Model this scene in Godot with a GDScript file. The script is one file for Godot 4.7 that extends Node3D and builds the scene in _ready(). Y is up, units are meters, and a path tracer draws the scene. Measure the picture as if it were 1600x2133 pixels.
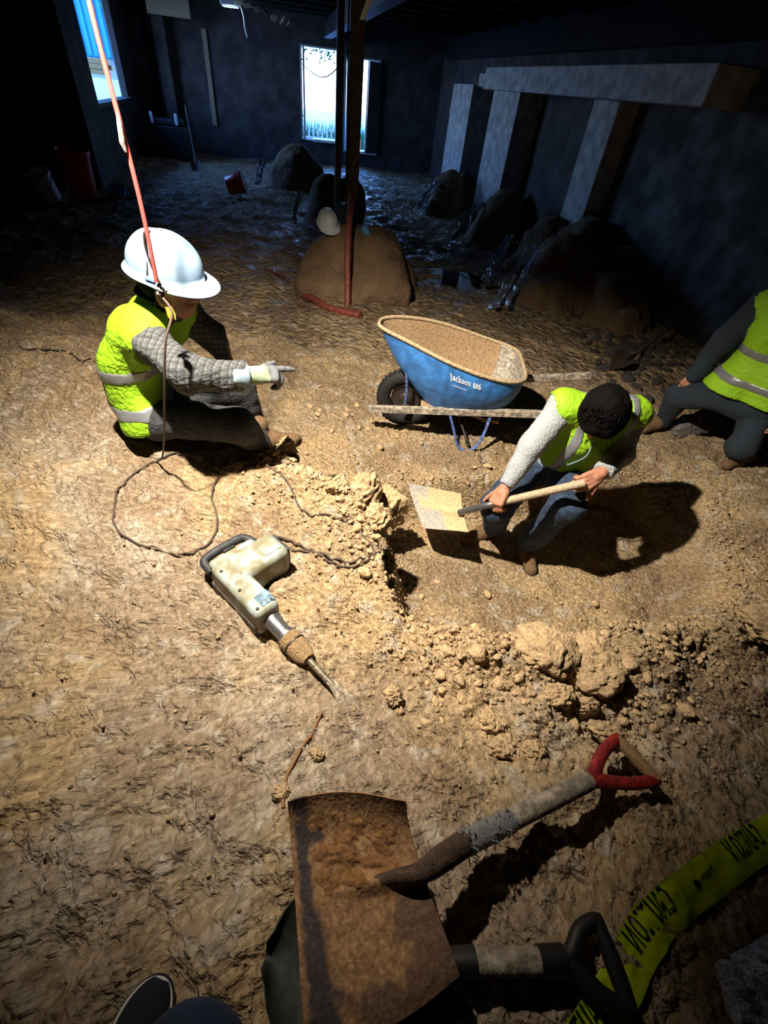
extends Node3D
# An excavation in the basement of a building under repair: a lit patch of dirt with a pit, three workers, tools,
# a wheelbarrow, and a dim room behind with daylight coming through openings in the back and left walls.

var M := {}
var used := {}
var rng := RandomNumberGenerator.new()
var nz_a := FastNoiseLite.new()
var nz_b := FastNoiseLite.new()
var nz_c := FastNoiseLite.new()
var nz_d := FastNoiseLite.new()
var nz_e := FastNoiseLite.new()
var ROOM := Transform3D(Basis(Vector3(0.965, 0, -0.262), Vector3.UP, Vector3(0.262, 0, 0.965)), Vector3(3.113, 0, -4.812))

# ------------------------------------------------------------------ mesh building
class MB:
	var v := PackedVector3Array()
	var n := PackedVector3Array()
	var c := PackedColorArray()
	var t := PackedVector2Array()
	var i := PackedInt32Array()
	var tint := Color(1, 1, 1)

	func put(p: Vector3, nn: Vector3, uv := Vector2.ZERO) -> int:
		v.append(p); n.append(nn); c.append(tint); t.append(uv)
		return v.size() - 1

	func tri(a: int, b: int, d: int) -> void:
		# keeps the front face clockwise for the normals given
		var f := (v[d] - v[a]).cross(v[b] - v[a])
		if f.dot(n[a] + n[b] + n[d]) < 0.0:
			i.append(a); i.append(d); i.append(b)
		else:
			i.append(a); i.append(b); i.append(d)

	func quad(a: int, b: int, d: int, e: int) -> void:
		tri(a, b, d); tri(a, d, e)

	func flat(p: Array, out: Vector3) -> void:
		# a planar polygon (fan)
		var nn := ((p[2] - p[0]) as Vector3).cross(p[1] - p[0]).normalized()
		if nn.dot(out) < 0.0: nn = -nn
		var k := []
		for q in p: k.append(put(q, nn))
		for j in range(1, k.size() - 1): tri(k[0], k[j], k[j + 1])

	func rbox(xf: Transform3D, size: Vector3, r := 0.004) -> void:
		var h := size * 0.5
		r = minf(r, minf(h.x, minf(h.y, h.z)) * 0.95)
		for ax in 3:
			for sg in [-1.0, 1.0]:
				var a1 := (ax + 1) % 3
				var a2 := (ax + 2) % 3
				var l1 := [-h[a1], -h[a1] + r, h[a1] - r, h[a1]]
				var l2 := [-h[a2], -h[a2] + r, h[a2] - r, h[a2]]
				var ids := []
				for y in 4:
					for x in 4:
						var p := Vector3.ZERO
						p[ax] = h[ax] * sg; p[a1] = l1[x]; p[a2] = l2[y]
						var q := p.clamp(-(h - Vector3(r, r, r)), h - Vector3(r, r, r))
						var d := (p - q).normalized()
						ids.append(put(xf * (q + d * r), (xf.basis * d).normalized(), Vector2(p[a1], p[a2])))
				for y in 3:
					for x in 3:
						quad(ids[y * 4 + x], ids[y * 4 + x + 1], ids[y * 4 + x + 5], ids[y * 4 + x + 4])

	func tube(pts: Array, rad, sides := 10, caps := true, squash := 1.0, side_hint := Vector3.ZERO) -> void:
		var m := pts.size()
		var ring := []
		var up := Vector3.UP if side_hint == Vector3.ZERO else side_hint
		var acc := 0.0
		for k in m:
			var d: Vector3 = (pts[mini(k + 1, m - 1)] - pts[maxi(k - 1, 0)]).normalized()
			if absf(d.dot(up)) > 0.97: up = Vector3.RIGHT if absf(d.x) < 0.8 else Vector3.FORWARD
			var s := d.cross(up).normalized()
			up = s.cross(d).normalized()
			var r: float = rad[k] if rad is Array or rad is PackedFloat32Array else rad
			if k > 0: acc += (pts[k] as Vector3).distance_to(pts[k - 1])
			var ids := []
			for j in sides:
				var a := TAU * j / sides
				var o := s * cos(a) + up * sin(a) * squash
				ids.append(put(pts[k] + o * r, (s * cos(a) + up * sin(a) / squash).normalized(), Vector2(acc, j / float(sides))))
			ring.append(ids)
		for k in m - 1:
			for j in sides:
				var j2 := (j + 1) % sides
				quad(ring[k][j], ring[k + 1][j], ring[k + 1][j2], ring[k][j2])
		if caps:
			for e in [0, m - 1]:
				var d: Vector3 = (pts[0] - pts[1]).normalized() if e == 0 else (pts[m - 1] - pts[m - 2]).normalized()
				var poly := []
				for j in sides: poly.append(v[ring[e][j]])
				flat(poly, d)

	func lathe(profile: Array, seg: int, xf: Transform3D, wobble := 0.0) -> void:
		# profile: Vector2(radius, height) from bottom to top; normals point away from the profile's left side
		var m := profile.size()
		var rows := []
		for k in m:
			var a: Vector2 = profile[maxi(k - 1, 0)]
			var b: Vector2 = profile[mini(k + 1, m - 1)]
			var tn := (b - a).normalized()
			var nn := Vector2(tn.y, -tn.x)
			var ids := []
			for j in seg + 1:
				var an := TAU * j / seg
				var rr: float = profile[k].x * (1.0 + wobble * sin(an * 3.0 + k))
				ids.append(put(xf * Vector3(cos(an) * rr, profile[k].y, sin(an) * rr), (xf.basis * Vector3(cos(an) * nn.x, nn.y, sin(an) * nn.x)).normalized(), Vector2(an, profile[k].y)))
			rows.append(ids)
		for k in m - 1:
			for j in seg: quad(rows[k][j], rows[k][j + 1], rows[k + 1][j + 1], rows[k + 1][j])

	func grid(nu: int, nv: int, f: Callable, closed := false, col = null) -> void:
		# smooth surface f(u, v), u, v in 0..1; normals from the surface
		var base := v.size()
		for y in nv + 1:
			for x in nu + 1:
				var u := x / float(nu)
				var w := y / float(nv)
				var p: Vector3 = f.call(u, w)
				var e := 0.004
				var du: Vector3 = f.call(u + e, w) - f.call(u - e, w)
				var dv: Vector3 = f.call(u, w + e) - f.call(u, w - e)
				if col != null: tint = col.call(u, w)
				put(p, dv.cross(du).normalized(), Vector2(u, w))
		for y in nv:
			for x in nu:
				var a := base + y * (nu + 1) + x
				i.append(a); i.append(a + 1); i.append(a + nu + 2)
				i.append(a); i.append(a + nu + 2); i.append(a + nu + 1)
		tint = Color(1, 1, 1)

	func shell(nu: int, nv: int, f: Callable, thick: float, col = null) -> void:
		# a sheet with two faces and edges; f gives the upper face, the lower lies `thick` beneath along the normal
		var b0 := v.size()
		grid(nu, nv, f, false, col)
		var b1 := v.size()
		for k in range(b0, b1):
			tint = c[k]
			put(v[k] - n[k] * thick, -n[k], t[k])
		var w := nu + 1
		for y in nv:
			for x in nu:
				var a := b1 + y * w + x
				i.append(a); i.append(a + w + 1); i.append(a + 1)
				i.append(a); i.append(a + w); i.append(a + w + 1)
		var loop := []
		for x in nu: loop.append(x)
		for y in nv: loop.append(y * w + nu)
		for x in range(nu, 0, -1): loop.append(nv * w + x)
		for y in range(nv, 0, -1): loop.append(y * w)
		var mid := Vector3.ZERO
		for k in loop: mid += v[b0 + k]
		mid /= loop.size()
		for k in loop.size():
			var p: int = loop[k]
			var q: int = loop[(k + 1) % loop.size()]
			tint = c[b0 + p]
			flat([v[b0 + p], v[b0 + q], v[b1 + q], v[b1 + p]], v[b0 + p] - mid)
		tint = Color(1, 1, 1)

	func blob(center: Vector3, size: Vector3, seed_v: float, nz: FastNoiseLite, rough := 0.35, lat := 7, lon := 10, freq := 1.0) -> void:
		# an irregular lump
		var ids := []
		for y in lat + 1:
			var row := []
			var th := PI * y / lat
			for x in lon:
				var ph := TAU * x / lon
				var d := Vector3(sin(th) * cos(ph), cos(th), sin(th) * sin(ph))
				var r := 1.0 + rough * nz.get_noise_3d(d.x * 37.0 * freq + seed_v * 91.7, d.y * 37.0 * freq, d.z * 37.0 * freq + seed_v * 13.3) * 2.0
				row.append(put(center + d * size * r, d))
				if y == 0 or y == lat: break
			ids.append(row)
		var start := i.size()
		for y in lat:
			for x in lon:
				var x2 := (x + 1) % lon
				var a: int = ids[y][x % ids[y].size()]
				var b: int = ids[y][x2 % ids[y].size()]
				var d: int = ids[y + 1][x2 % ids[y + 1].size()]
				var e: int = ids[y + 1][x % ids[y + 1].size()]
				if a != b: tri(a, b, d)
				if d != e: tri(a, d, e)
		renormal(start)

	func rock(center: Vector3, size: Vector3, seed_v: int, nz: FastNoiseLite, rough := 0.06, lat := 7, lon := 10, faces := 11) -> void:
		# an angular lump: a ball cut by random planes, with a rough skin
		var rg := RandomNumberGenerator.new()
		rg.seed = seed_v * 7919 + 17
		var cuts := []
		for k in faces:
			var d := Vector3(rg.randfn(), rg.randfn() * 0.8, rg.randfn()).normalized()
			cuts.append([d, rg.randf_range(0.62, 0.95)])
		var ids := []
		for y in lat + 1:
			var row := []
			var th := PI * y / lat
			for x in lon:
				var ph := TAU * (x + 0.5 * (y % 2)) / lon
				var d := Vector3(sin(th) * cos(ph), cos(th), sin(th) * sin(ph))
				var r := 1.0
				for q in cuts:
					var e: float = d.dot(q[0])
					if e > 0.05: r = minf(r, q[1] / e)
				r *= 1.0 + rough * 2.0 * nz.get_noise_3d(d.x * 60.0 + seed_v * 91.7, d.y * 60.0, d.z * 60.0)
				row.append(put(center + d * size * r, d))
				if y == 0 or y == lat: break
			ids.append(row)
		var start := i.size()
		for y in lat:
			for x in lon:
				var x2 := (x + 1) % lon
				var a: int = ids[y][x % ids[y].size()]
				var b: int = ids[y][x2 % ids[y].size()]
				var d: int = ids[y + 1][x2 % ids[y + 1].size()]
				var e: int = ids[y + 1][x % ids[y + 1].size()]
				if a != b: tri(a, b, d)
				if d != e: tri(a, d, e)
		renormal(start)

	func renormal(start := 0) -> void:
		# vertex normals from the faces after `start`
		var seen := {}
		for k in range(start, i.size(), 3):
			var f := (v[i[k + 2]] - v[i[k]]).cross(v[i[k + 1]] - v[i[k]])
			for q in 3:
				var id := i[k + q]
				if seen.has(id): n[id] += f
				else:
					n[id] = f; seen[id] = true
		for id in seen: n[id] = n[id].normalized()

	func mesh() -> ArrayMesh:
		var a := []
		a.resize(Mesh.ARRAY_MAX)
		a[Mesh.ARRAY_VERTEX] = v; a[Mesh.ARRAY_NORMAL] = n; a[Mesh.ARRAY_COLOR] = c
		a[Mesh.ARRAY_TEX_UV] = t; a[Mesh.ARRAY_INDEX] = i
		var m := ArrayMesh.new()
		m.add_surface_from_arrays(Mesh.PRIMITIVE_TRIANGLES, a)
		return m

# ------------------------------------------------------------------ naming
func numbered(called: String) -> String:
	used[called] = used.get(called, -1) + 1
	return called if used[called] == 0 else "%s_%03d" % [called, used[called]]

func tag(o: Node, label := "", category := "", group := "", kind := "") -> Node:
	if label: o.set_meta("label", label)
	if category: o.set_meta("category", category)
	if group: o.set_meta("group", group)
	if kind: o.set_meta("kind", kind)
	return o

func thing(called: String, label: String, category: String, xf := Transform3D.IDENTITY, group := "") -> Node3D:
	var o := Node3D.new()
	o.name = numbered(called); add_child(o)
	o.transform = xf
	tag(o, label, category, group)
	return o

func struct(called: String, xf := Transform3D.IDENTITY, label := "") -> Node3D:
	var o := Node3D.new()
	o.name = numbered(called); add_child(o)
	o.transform = xf
	tag(o, label, "", "", "structure")
	return o

func obj(called: String, mb, mat: Material, parent: Node = null) -> MeshInstance3D:
	var o := MeshInstance3D.new()
	o.mesh = mb.mesh() if mb is MB else mb
	o.material_override = mat
	o.cast_shadow = GeometryInstance3D.SHADOW_CASTING_SETTING_ON
	if parent == null:
		o.name = numbered(called); add_child(o)
	else:
		o.name = called; parent.add_child(o, true)
	return o

func rb(size: Vector3, at: Vector3, r := 0.004, b := Basis.IDENTITY) -> MB:
	var m := MB.new()
	m.rbox(Transform3D(b, at), size, r)
	return m

func tb(pts: Array, rad, sides := 10, squash := 1.0) -> MB:
	var m := MB.new()
	m.tube(pts, rad, sides, true, squash)
	return m

func smooth(pts: Array, per := 6) -> Array:
	# a Catmull-Rom line through the points
	var out := []
	for k in pts.size() - 1:
		var p0: Vector3 = pts[maxi(k - 1, 0)]
		var p3: Vector3 = pts[mini(k + 2, pts.size() - 1)]
		for j in per:
			out.append((pts[k] as Vector3).cubic_interpolate(pts[k + 1], p0, p3, j / float(per)))
	out.append(pts[-1])
	return out

func along(a: Vector3, b: Vector3, side := Vector3.UP) -> Basis:
	# a basis whose Y runs from a to b
	var y := (b - a).normalized()
	if absf(y.dot(side)) > 0.97: side = Vector3.RIGHT
	var x := y.cross(side).normalized()
	return Basis(x, y, x.cross(y))

# ------------------------------------------------------------------ materials
func tex(freq: float, lo: float, hi: float, size := 512, kind := 0, octaves := 4, seed_v := 1, tint_lo := Color(1, 1, 1), tint_hi := Color(1, 1, 1)) -> NoiseTexture2D:
	var f := FastNoiseLite.new()
	f.seed = seed_v
	f.frequency = freq
	f.noise_type = FastNoiseLite.TYPE_SIMPLEX_SMOOTH if kind == 0 else FastNoiseLite.TYPE_CELLULAR
	f.fractal_type = FastNoiseLite.FRACTAL_FBM
	f.fractal_octaves = octaves
	var t := NoiseTexture2D.new()
	t.width = size; t.height = size
	t.seamless = true
	t.noise = f
	var g := Gradient.new()
	g.set_color(0, Color(lo, lo, lo) * tint_lo); g.set_color(1, Color(hi, hi, hi) * tint_hi)
	g.set_offset(0, 0.2); g.set_offset(1, 0.8)
	t.color_ramp = g
	return t

func mat(col: Color, rough := 0.8, metal := 0.0, albedo: Texture2D = null, scale := 1.0, height: Texture2D = null, depth := 0.0, world := false) -> StandardMaterial3D:
	var m := StandardMaterial3D.new()
	m.albedo_color = col
	m.roughness = rough
	m.metallic = metal
	m.vertex_color_use_as_albedo = true
	if albedo: m.albedo_texture = albedo
	if albedo or height:
		m.uv1_triplanar = true
		m.uv1_world_triplanar = world
		m.uv1_scale = Vector3(scale, scale, scale)
	if height:
		m.heightmap_enabled = true
		m.heightmap_texture = height
		m.heightmap_scale = depth
	return m

func make_materials() -> void:
	var grain := tex(0.02, 0.72, 1.0, 512, 0, 5, 3)
	var blotch := tex(0.008, 0.55, 1.0, 512, 0, 5, 9)
	var fine := tex(0.03, 0.0, 1.0, 512, 0, 5, 5)
	var lumps := tex(0.03, 0.0, 1.0, 512, 1, 4, 6)
	var soil_h := tex(0.014, 0.0, 1.0, 1024, 0, 7, 21)
	var soil_c := tex(0.012, 0.74, 1.0, 1024, 0, 6, 22, Color(1, 0.97, 0.92), Color(1, 1, 1))
	M.soil = mat(Color(1, 1, 1), 0.92, 0.0, soil_c, 2.9, soil_h, 0.65, true)
	M.mud = mat(Color(1, 1, 1), 0.5, 0.0, soil_c, 0.8, soil_h, 2.2, true)
	var wet := tex(0.006, 0.25, 0.95, 512, 0, 4, 14)
	for q in [M.soil, M.mud]:
		q.uv1_triplanar = false
		q.uv1_world_triplanar = false
	M.mud.roughness = 1.0
	M.mud.roughness_texture = wet
	M.clod = mat(Color(1, 1, 1), 0.95, 0.0, soil_c, 5.0, soil_h, 0.35, true)
	M.soil_crust = mat(Color(1, 1, 1), 0.85, 0.0, soil_c, 6.0, soil_h, 0.12)
	M.scoop_dirt = mat(Color(0.56, 0.4, 0.24), 0.95, 0.0, soil_c, 6.0, soil_h, 0.2)
	M.green_steel = mat(Color(0.2, 0.23, 0.2), 0.6, 0.2, blotch, 8.0)
	M.faded_blue = mat(Color(0.45, 0.6, 0.7), 0.6, 0.0, blotch, 10.0)
	M.clay_wire = mat(Color(0.5, 0.37, 0.24), 0.9)
	M.rusty_steel = mat(Color(0.36, 0.27, 0.21), 0.75, 0.1, blotch, 9.0, fine, 0.15)
	M.stone = mat(Color(0.47, 0.44, 0.42), 0.7, 0.0, blotch, 5.0, fine, 0.5)
	M.heap_soil = mat(Color(0.5, 0.4, 0.29), 0.9, 0.0, tex(0.008, 0.8, 1.0, 512, 0, 5, 33), 1.2, fine, 1.5, true)
	M.water = mat(Color(0.03, 0.035, 0.045), 0.03)
	M.water.metallic_specular = 0.7
	M.concrete = mat(Color(0.7, 0.7, 0.71), 0.85, 0.0, tex(0.006, 0.78, 1.0, 1024, 0, 6, 31), 0.7)
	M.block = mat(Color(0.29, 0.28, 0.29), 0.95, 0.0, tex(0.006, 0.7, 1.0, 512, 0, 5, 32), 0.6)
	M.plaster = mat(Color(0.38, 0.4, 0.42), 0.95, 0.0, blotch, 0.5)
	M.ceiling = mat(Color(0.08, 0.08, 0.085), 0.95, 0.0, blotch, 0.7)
	M.old_wood = mat(Color(0.36, 0.32, 0.28), 0.85, 0.0, grain, 2.0, fine, 0.3)
	M.pale_wood = mat(Color(0.62, 0.56, 0.47), 0.8, 0.0, grain, 3.0)
	M.dark_timber = mat(Color(0.13, 0.125, 0.13), 0.6, 0.0, grain, 3.0)
	M.frame_metal = mat(Color(0.75, 0.77, 0.8), 0.35, 0.4)
	M.steel = mat(Color(0.55, 0.55, 0.57), 0.4, 0.8, grain, 8.0)
	M.dark_steel = mat(Color(0.27, 0.235, 0.22), 0.5, 0.5, grain, 8.0)
	M.black = mat(Color(0.05, 0.05, 0.055), 0.55)
	M.rubber = mat(Color(0.09, 0.085, 0.08), 0.8, 0.0, blotch, 9.0)
	M.wood = mat(Color(0.7, 0.63, 0.52), 0.7, 0.0, grain, 7.0, fine, 0.08)
	M.weathered = mat(Color(0.72, 0.67, 0.6), 0.85, 0.0, blotch, 6.0, fine, 0.15)
	M.grip_wood = mat(Color(0.6, 0.48, 0.34), 0.6, 0.0, grain, 10.0)
	M.red_paint = mat(Color(0.66, 0.17, 0.17), 0.55, 0.0, blotch, 14.0)
	M.silver_tape = mat(Color(0.66, 0.67, 0.68), 0.35, 0.5, grain, 20.0, fine, 0.25)
	M.blue_paint = mat(Color(0.24, 0.5, 0.8), 0.5, 0.0, tex(0.006, 0.7, 1.0, 512, 0, 5, 41), 4.0)
	M.blue_leg = mat(Color(0.42, 0.52, 0.8), 0.55, 0.0, blotch, 8.0)
	M.dusty_tray = mat(Color(0.66, 0.55, 0.42), 0.95, 0.0, soil_c, 4.0, soil_h, 0.15)
	M.rim_dust = mat(Color(0.72, 0.63, 0.51), 0.95, 0.0, soil_c, 4.0, soil_h, 0.3)
	M.mortar = mat(Color(0.82, 0.78, 0.72), 0.9, 0.0, blotch, 9.0, fine, 0.4)
	M.white_ink = mat(Color(0.92, 0.93, 0.95), 0.6)
	M.black_ink = mat(Color(0.03, 0.06, 0.02), 0.6)
	M.tool_shell = mat(Color(0.6, 0.66, 0.68), 0.6, 0.0, tex(0.006, 0.72, 1.0, 512, 0, 6, 51, Color(1.0, 0.86, 0.62), Color(1, 1, 1)), 3.5, fine, 0.05)
	M.tool_dirt = mat(Color(0.72, 0.6, 0.44), 0.95, 0.0, soil_c, 9.0, soil_h, 0.5)
	M.tool_grey = mat(Color(0.2, 0.21, 0.23), 0.65, 0.0, blotch, 12.0)
	M.chisel = mat(Color(0.6, 0.55, 0.46), 0.5, 0.4, blotch, 12.0)
	M.cord_black = mat(Color(0.13, 0.115, 0.11), 0.6)
	M.cord_brown = mat(Color(0.3, 0.24, 0.2), 0.7)
	M.cord_red = mat(Color(0.8, 0.33, 0.31), 0.5)
	M.knot = mat(Color(0.72, 0.68, 0.66), 0.7, 0.0, blotch, 20.0)
	M.plug_yellow = mat(Color(0.85, 0.7, 0.2), 0.5)
	M.tape = mat(Color(0.62, 0.7, 0.06), 0.28)
	M.tape.backlight_enabled = true
	M.tape.backlight = Color(0.25, 0.28, 0.03)
	M.orange_plastic = mat(Color(0.75, 0.16, 0.06), 0.5)
	M.red_plastic = mat(Color(0.82, 0.07, 0.07), 0.35)
	M.white_plastic = mat(Color(0.82, 0.84, 0.86), 0.4)
	M.blue_plastic = mat(Color(0.4, 0.62, 0.85), 0.4)
	M.pipe_red = mat(Color(0.62, 0.31, 0.25), 0.55, 0.0, blotch, 8.0)
	M.sheet = mat(Color(0.5, 0.51, 0.54), 0.18)
	M.sheet.metallic_specular = 0.8
	M.paper = mat(Color(0.9, 0.9, 0.9), 0.8, 0.0, grain, 8.0, fine, 0.6)
	# people
	var weave := tex(0.12, 0.82, 1.0, 256, 0, 3, 61)
	M.skin = mat(Color(0.68, 0.47, 0.37), 0.6, 0.0, tex(0.03, 0.9, 1.0, 256, 0, 3, 62), 8.0)
	M.hair = mat(Color(0.06, 0.05, 0.055), 0.75, 0.0, weave, 12.0, tex(0.05, 0.0, 1.0, 256, 0, 3, 63), 0.3)
	M.hair.metallic_specular = 0.15
	M.lime = mat(Color(0.56, 0.76, 0.05), 0.75, 0.0, weave, 10.0, tex(0.006, 0.0, 1.0, 512, 0, 3, 64), 0.4)
	M.lime_edge = mat(Color(0.78, 0.92, 0.12), 0.7)
	M.reflective = mat(Color(0.55, 0.56, 0.58), 0.35, 0.35, weave, 14.0)
	M.hat = mat(Color(0.54, 0.64, 0.75), 0.3, 0.0, tex(0.006, 0.9, 1.0, 512, 0, 4, 65), 5.0)
	M.jeans = mat(Color(0.19, 0.27, 0.39), 0.9, 0.0, tex(0.01, 0.6, 1.0, 512, 0, 5, 66), 5.0, fine, 0.4)
	M.work_pants = mat(Color(0.24, 0.25, 0.27), 0.9, 0.0, tex(0.01, 0.62, 1.0, 512, 0, 5, 67), 5.0, fine, 0.4)
	M.sleeve = mat(Color(0.62, 0.64, 0.66), 0.9, 0.0, weave, 10.0, tex(0.012, 0.0, 1.0, 512, 0, 3, 68), 0.25)
	M.boot = mat(Color(0.46, 0.36, 0.25), 0.95, 0.0, soil_c, 6.0, fine, 0.4)
	M.jacket = mat(Color(0.12, 0.17, 0.22), 0.85, 0.0, weave, 8.0, fine, 0.4)
	M.pale_cuff = mat(Color(0.5, 0.57, 0.62), 0.85, 0.0, weave, 10.0)
	M.undershirt = mat(Color(0.16, 0.17, 0.19), 0.9)
	M.denim = mat(Color(0.12, 0.25, 0.42), 0.9, 0.0, weave, 6.0)
	M.canvas = mat(Color(0.05, 0.07, 0.12), 0.9, 0.0, weave, 10.0)
	M.foxing = mat(Color(0.72, 0.72, 0.7), 0.6)
	M.glove = mat(Color(1, 1, 1), 0.85, 0.0, weave, 12.0)
	# plaid of the seated worker's shirt
	var im := Image.create(128, 128, false, Image.FORMAT_RGB8)
	for y in 128:
		for x in 128:
			var k := Color(0.27, 0.28, 0.29)
			if (x / 8) % 4 == 0: k = k.lerp(Color(0.12, 0.12, 0.13), 0.6)
			if (x / 4) % 8 == 3: k = k.lerp(Color(0.5, 0.5, 0.49), 0.5)
			if (y / 8) % 4 == 1: k = k.lerp(Color(0.11, 0.11, 0.12), 0.55)
			if (y / 4) % 8 == 6: k = k.lerp(Color(0.48, 0.48, 0.47), 0.3)
			im.set_pixel(x, y, k)
	M.plaid = mat(Color(1, 1, 1), 0.9, 0.0, ImageTexture.create_from_image(im), 10.0, tex(0.008, 0.0, 1.0, 512, 0, 3, 69), 0.4)
	# outside
	M.leaf = mat(Color(0.12, 0.4, 0.2), 0.6)
	M.turquoise = mat(Color(0.02, 0.5, 0.62), 0.6)
	M.yellow_wood = mat(Color(0.6, 0.46, 0.25), 0.8, 0.0, grain, 3.0)
	M.white_gravel = mat(Color(0.8, 0.79, 0.76), 0.95, 0.0, grain, 2.0)
	M.blue_tarp = mat(Color(0.22, 0.36, 0.68), 0.5)
	M.white_paint = mat(Color(0.85, 0.86, 0.87), 0.6)

# ------------------------------------------------------------------ figures: distance field of tapered limbs, meshed as surface nets
func capsule_d(p: Vector3, a: Vector3, ab: Vector3, inv: float, ra: float, rr: float) -> float:
	var h := clampf((p - a).dot(ab) * inv, 0.0, 1.0)
	return (p - a - ab * h).length() - (ra + rr * h)

const EDGES := [[0, 1], [2, 3], [4, 5], [6, 7], [0, 2], [1, 3], [4, 6], [5, 7], [0, 4], [1, 5], [2, 6], [3, 7]]
const CORNER := [Vector3(0, 0, 0), Vector3(1, 0, 0), Vector3(0, 1, 0), Vector3(1, 1, 0), Vector3(0, 0, 1), Vector3(1, 0, 1), Vector3(0, 1, 1), Vector3(1, 1, 1)]

func sdf_mesh(mb: MB, bones: Array, cell: float, k := 0.03, grow := 0.0, clip = null, wrinkle := 0.0, wfreq := 1.0, color = null) -> void:
	var lo := Vector3(1e9, 1e9, 1e9)
	var hi := -lo
	for b in bones:
		var r: float = maxf(b[2], b[3]) + grow + cell * 3.0 + k + wrinkle
		for q in 2:
			lo = lo.min(b[q] - Vector3(r, r, r)); hi = hi.max(b[q] + Vector3(r, r, r))
	var nx := int((hi.x - lo.x) / cell) + 2
	var ny := int((hi.y - lo.y) / cell) + 2
	var nn := int((hi.z - lo.z) / cell) + 2
	var f := PackedFloat32Array()
	f.resize(nx * ny * nn)
	f.fill(1.0)
	var lim := cell * 3.0 + wrinkle
	var mark := PackedByteArray()
	mark.resize(nx * ny * nn)
	var near := PackedInt32Array()
	for b in bones:
		var a: Vector3 = b[0]
		var ab: Vector3 = b[1] - b[0]
		var inv := 1.0 / maxf(ab.length_squared(), 1e-9)
		var ra: float = b[2] + grow
		var rr: float = b[3] - b[2]
		var m := maxf(b[2], b[3]) + grow + k * 0.5 + cell * 2.0 + wrinkle
		var l := (((a.min(b[1]) - Vector3(m, m, m)) - lo) / cell).floor()
		var h := (((a.max(b[1]) + Vector3(m, m, m)) - lo) / cell).ceil()
		for z in range(maxi(int(l.z), 0), mini(int(h.z) + 1, nn)):
			for y in range(maxi(int(l.y), 0), mini(int(h.y) + 1, ny)):
				var row := (z * ny + y) * nx
				for x in range(maxi(int(l.x), 0), mini(int(h.x) + 1, nx)):
					var p := lo + Vector3(x, y, z) * cell
					var t := clampf((p - a).dot(ab) * inv, 0.0, 1.0)
					var d := (p - a - ab * t).length() - (ra + rr * t)
					var o := f[row + x]
					var e := maxf(k - absf(d - o), 0.0) / k
					d = minf(d, o) - e * e * k * 0.25
					f[row + x] = d
					if d < lim and mark[row + x] == 0 and d > -lim - k - 0.02:
						mark[row + x] = 1; near.append(row + x)
	if wrinkle > 0.0 or clip != null:
		for q in near:
			var d := f[q]
			var p := lo + Vector3(q % nx, (q / nx) % ny, q / (nx * ny)) * cell
			if wrinkle > 0.0: d += wrinkle * nz_e.get_noise_3d(p.x * 100.0 * wfreq, p.y * 100.0 * wfreq, p.z * 100.0 * wfreq)
			if clip != null: d = maxf(d, clip.call(p))
			f[q] = d
	var id := {}
	var base := mb.i.size()
	var sx := [0, 1, nx, nx + 1, nx * ny, nx * ny + 1, nx * ny + nx, nx * ny + nx + 1]
	near.sort()
	for q in near:
		if absf(f[q]) > cell * 2.2 + wrinkle * 1.5: continue
		var cnt := 0
		for s in 8:
			if f[q + sx[s]] < 0.0: cnt += 1
		if cnt == 0 or cnt == 8: continue
		var sum := Vector3.ZERO
		var m := 0
		for e in EDGES:
			var d0 := f[q + sx[e[0]]]
			var d1 := f[q + sx[e[1]]]
			if (d0 < 0.0) == (d1 < 0.0): continue
			var t := d0 / (d0 - d1)
			sum += CORNER[e[0]].lerp(CORNER[e[1]], t); m += 1
		var p := lo + (Vector3(q % nx, (q / nx) % ny, q / (nx * ny)) + sum / m) * cell
		if color != null: mb.tint = color.call(p)
		var g := Vector3(f[q + 1] - f[q], f[q + nx] - f[q], f[q + nx * ny] - f[q])
		id[q] = mb.put(p, g.normalized())
	mb.tint = Color(1, 1, 1)
	for q in id:
		for ax in 3:
			var st: int = [1, nx, nx * ny][ax]
			var o1: int = [nx, nx * ny, 1][ax]
			var o2: int = [nx * ny, 1, nx][ax]
			if (f[q] < 0.0) == (f[q + st] < 0.0): continue
			if not (id.has(q - o1) and id.has(q - o2) and id.has(q - o1 - o2)): continue
			var a: int = id[q]
			var b: int = id[q - o1]
			var c: int = id[q - o1 - o2]
			var d: int = id[q - o2]
			if f[q] < 0.0:
				mb.i.append_array([a, c, b, a, d, c])
			else:
				mb.i.append_array([a, b, c, a, c, d])
	mb.renormal(base)

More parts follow.
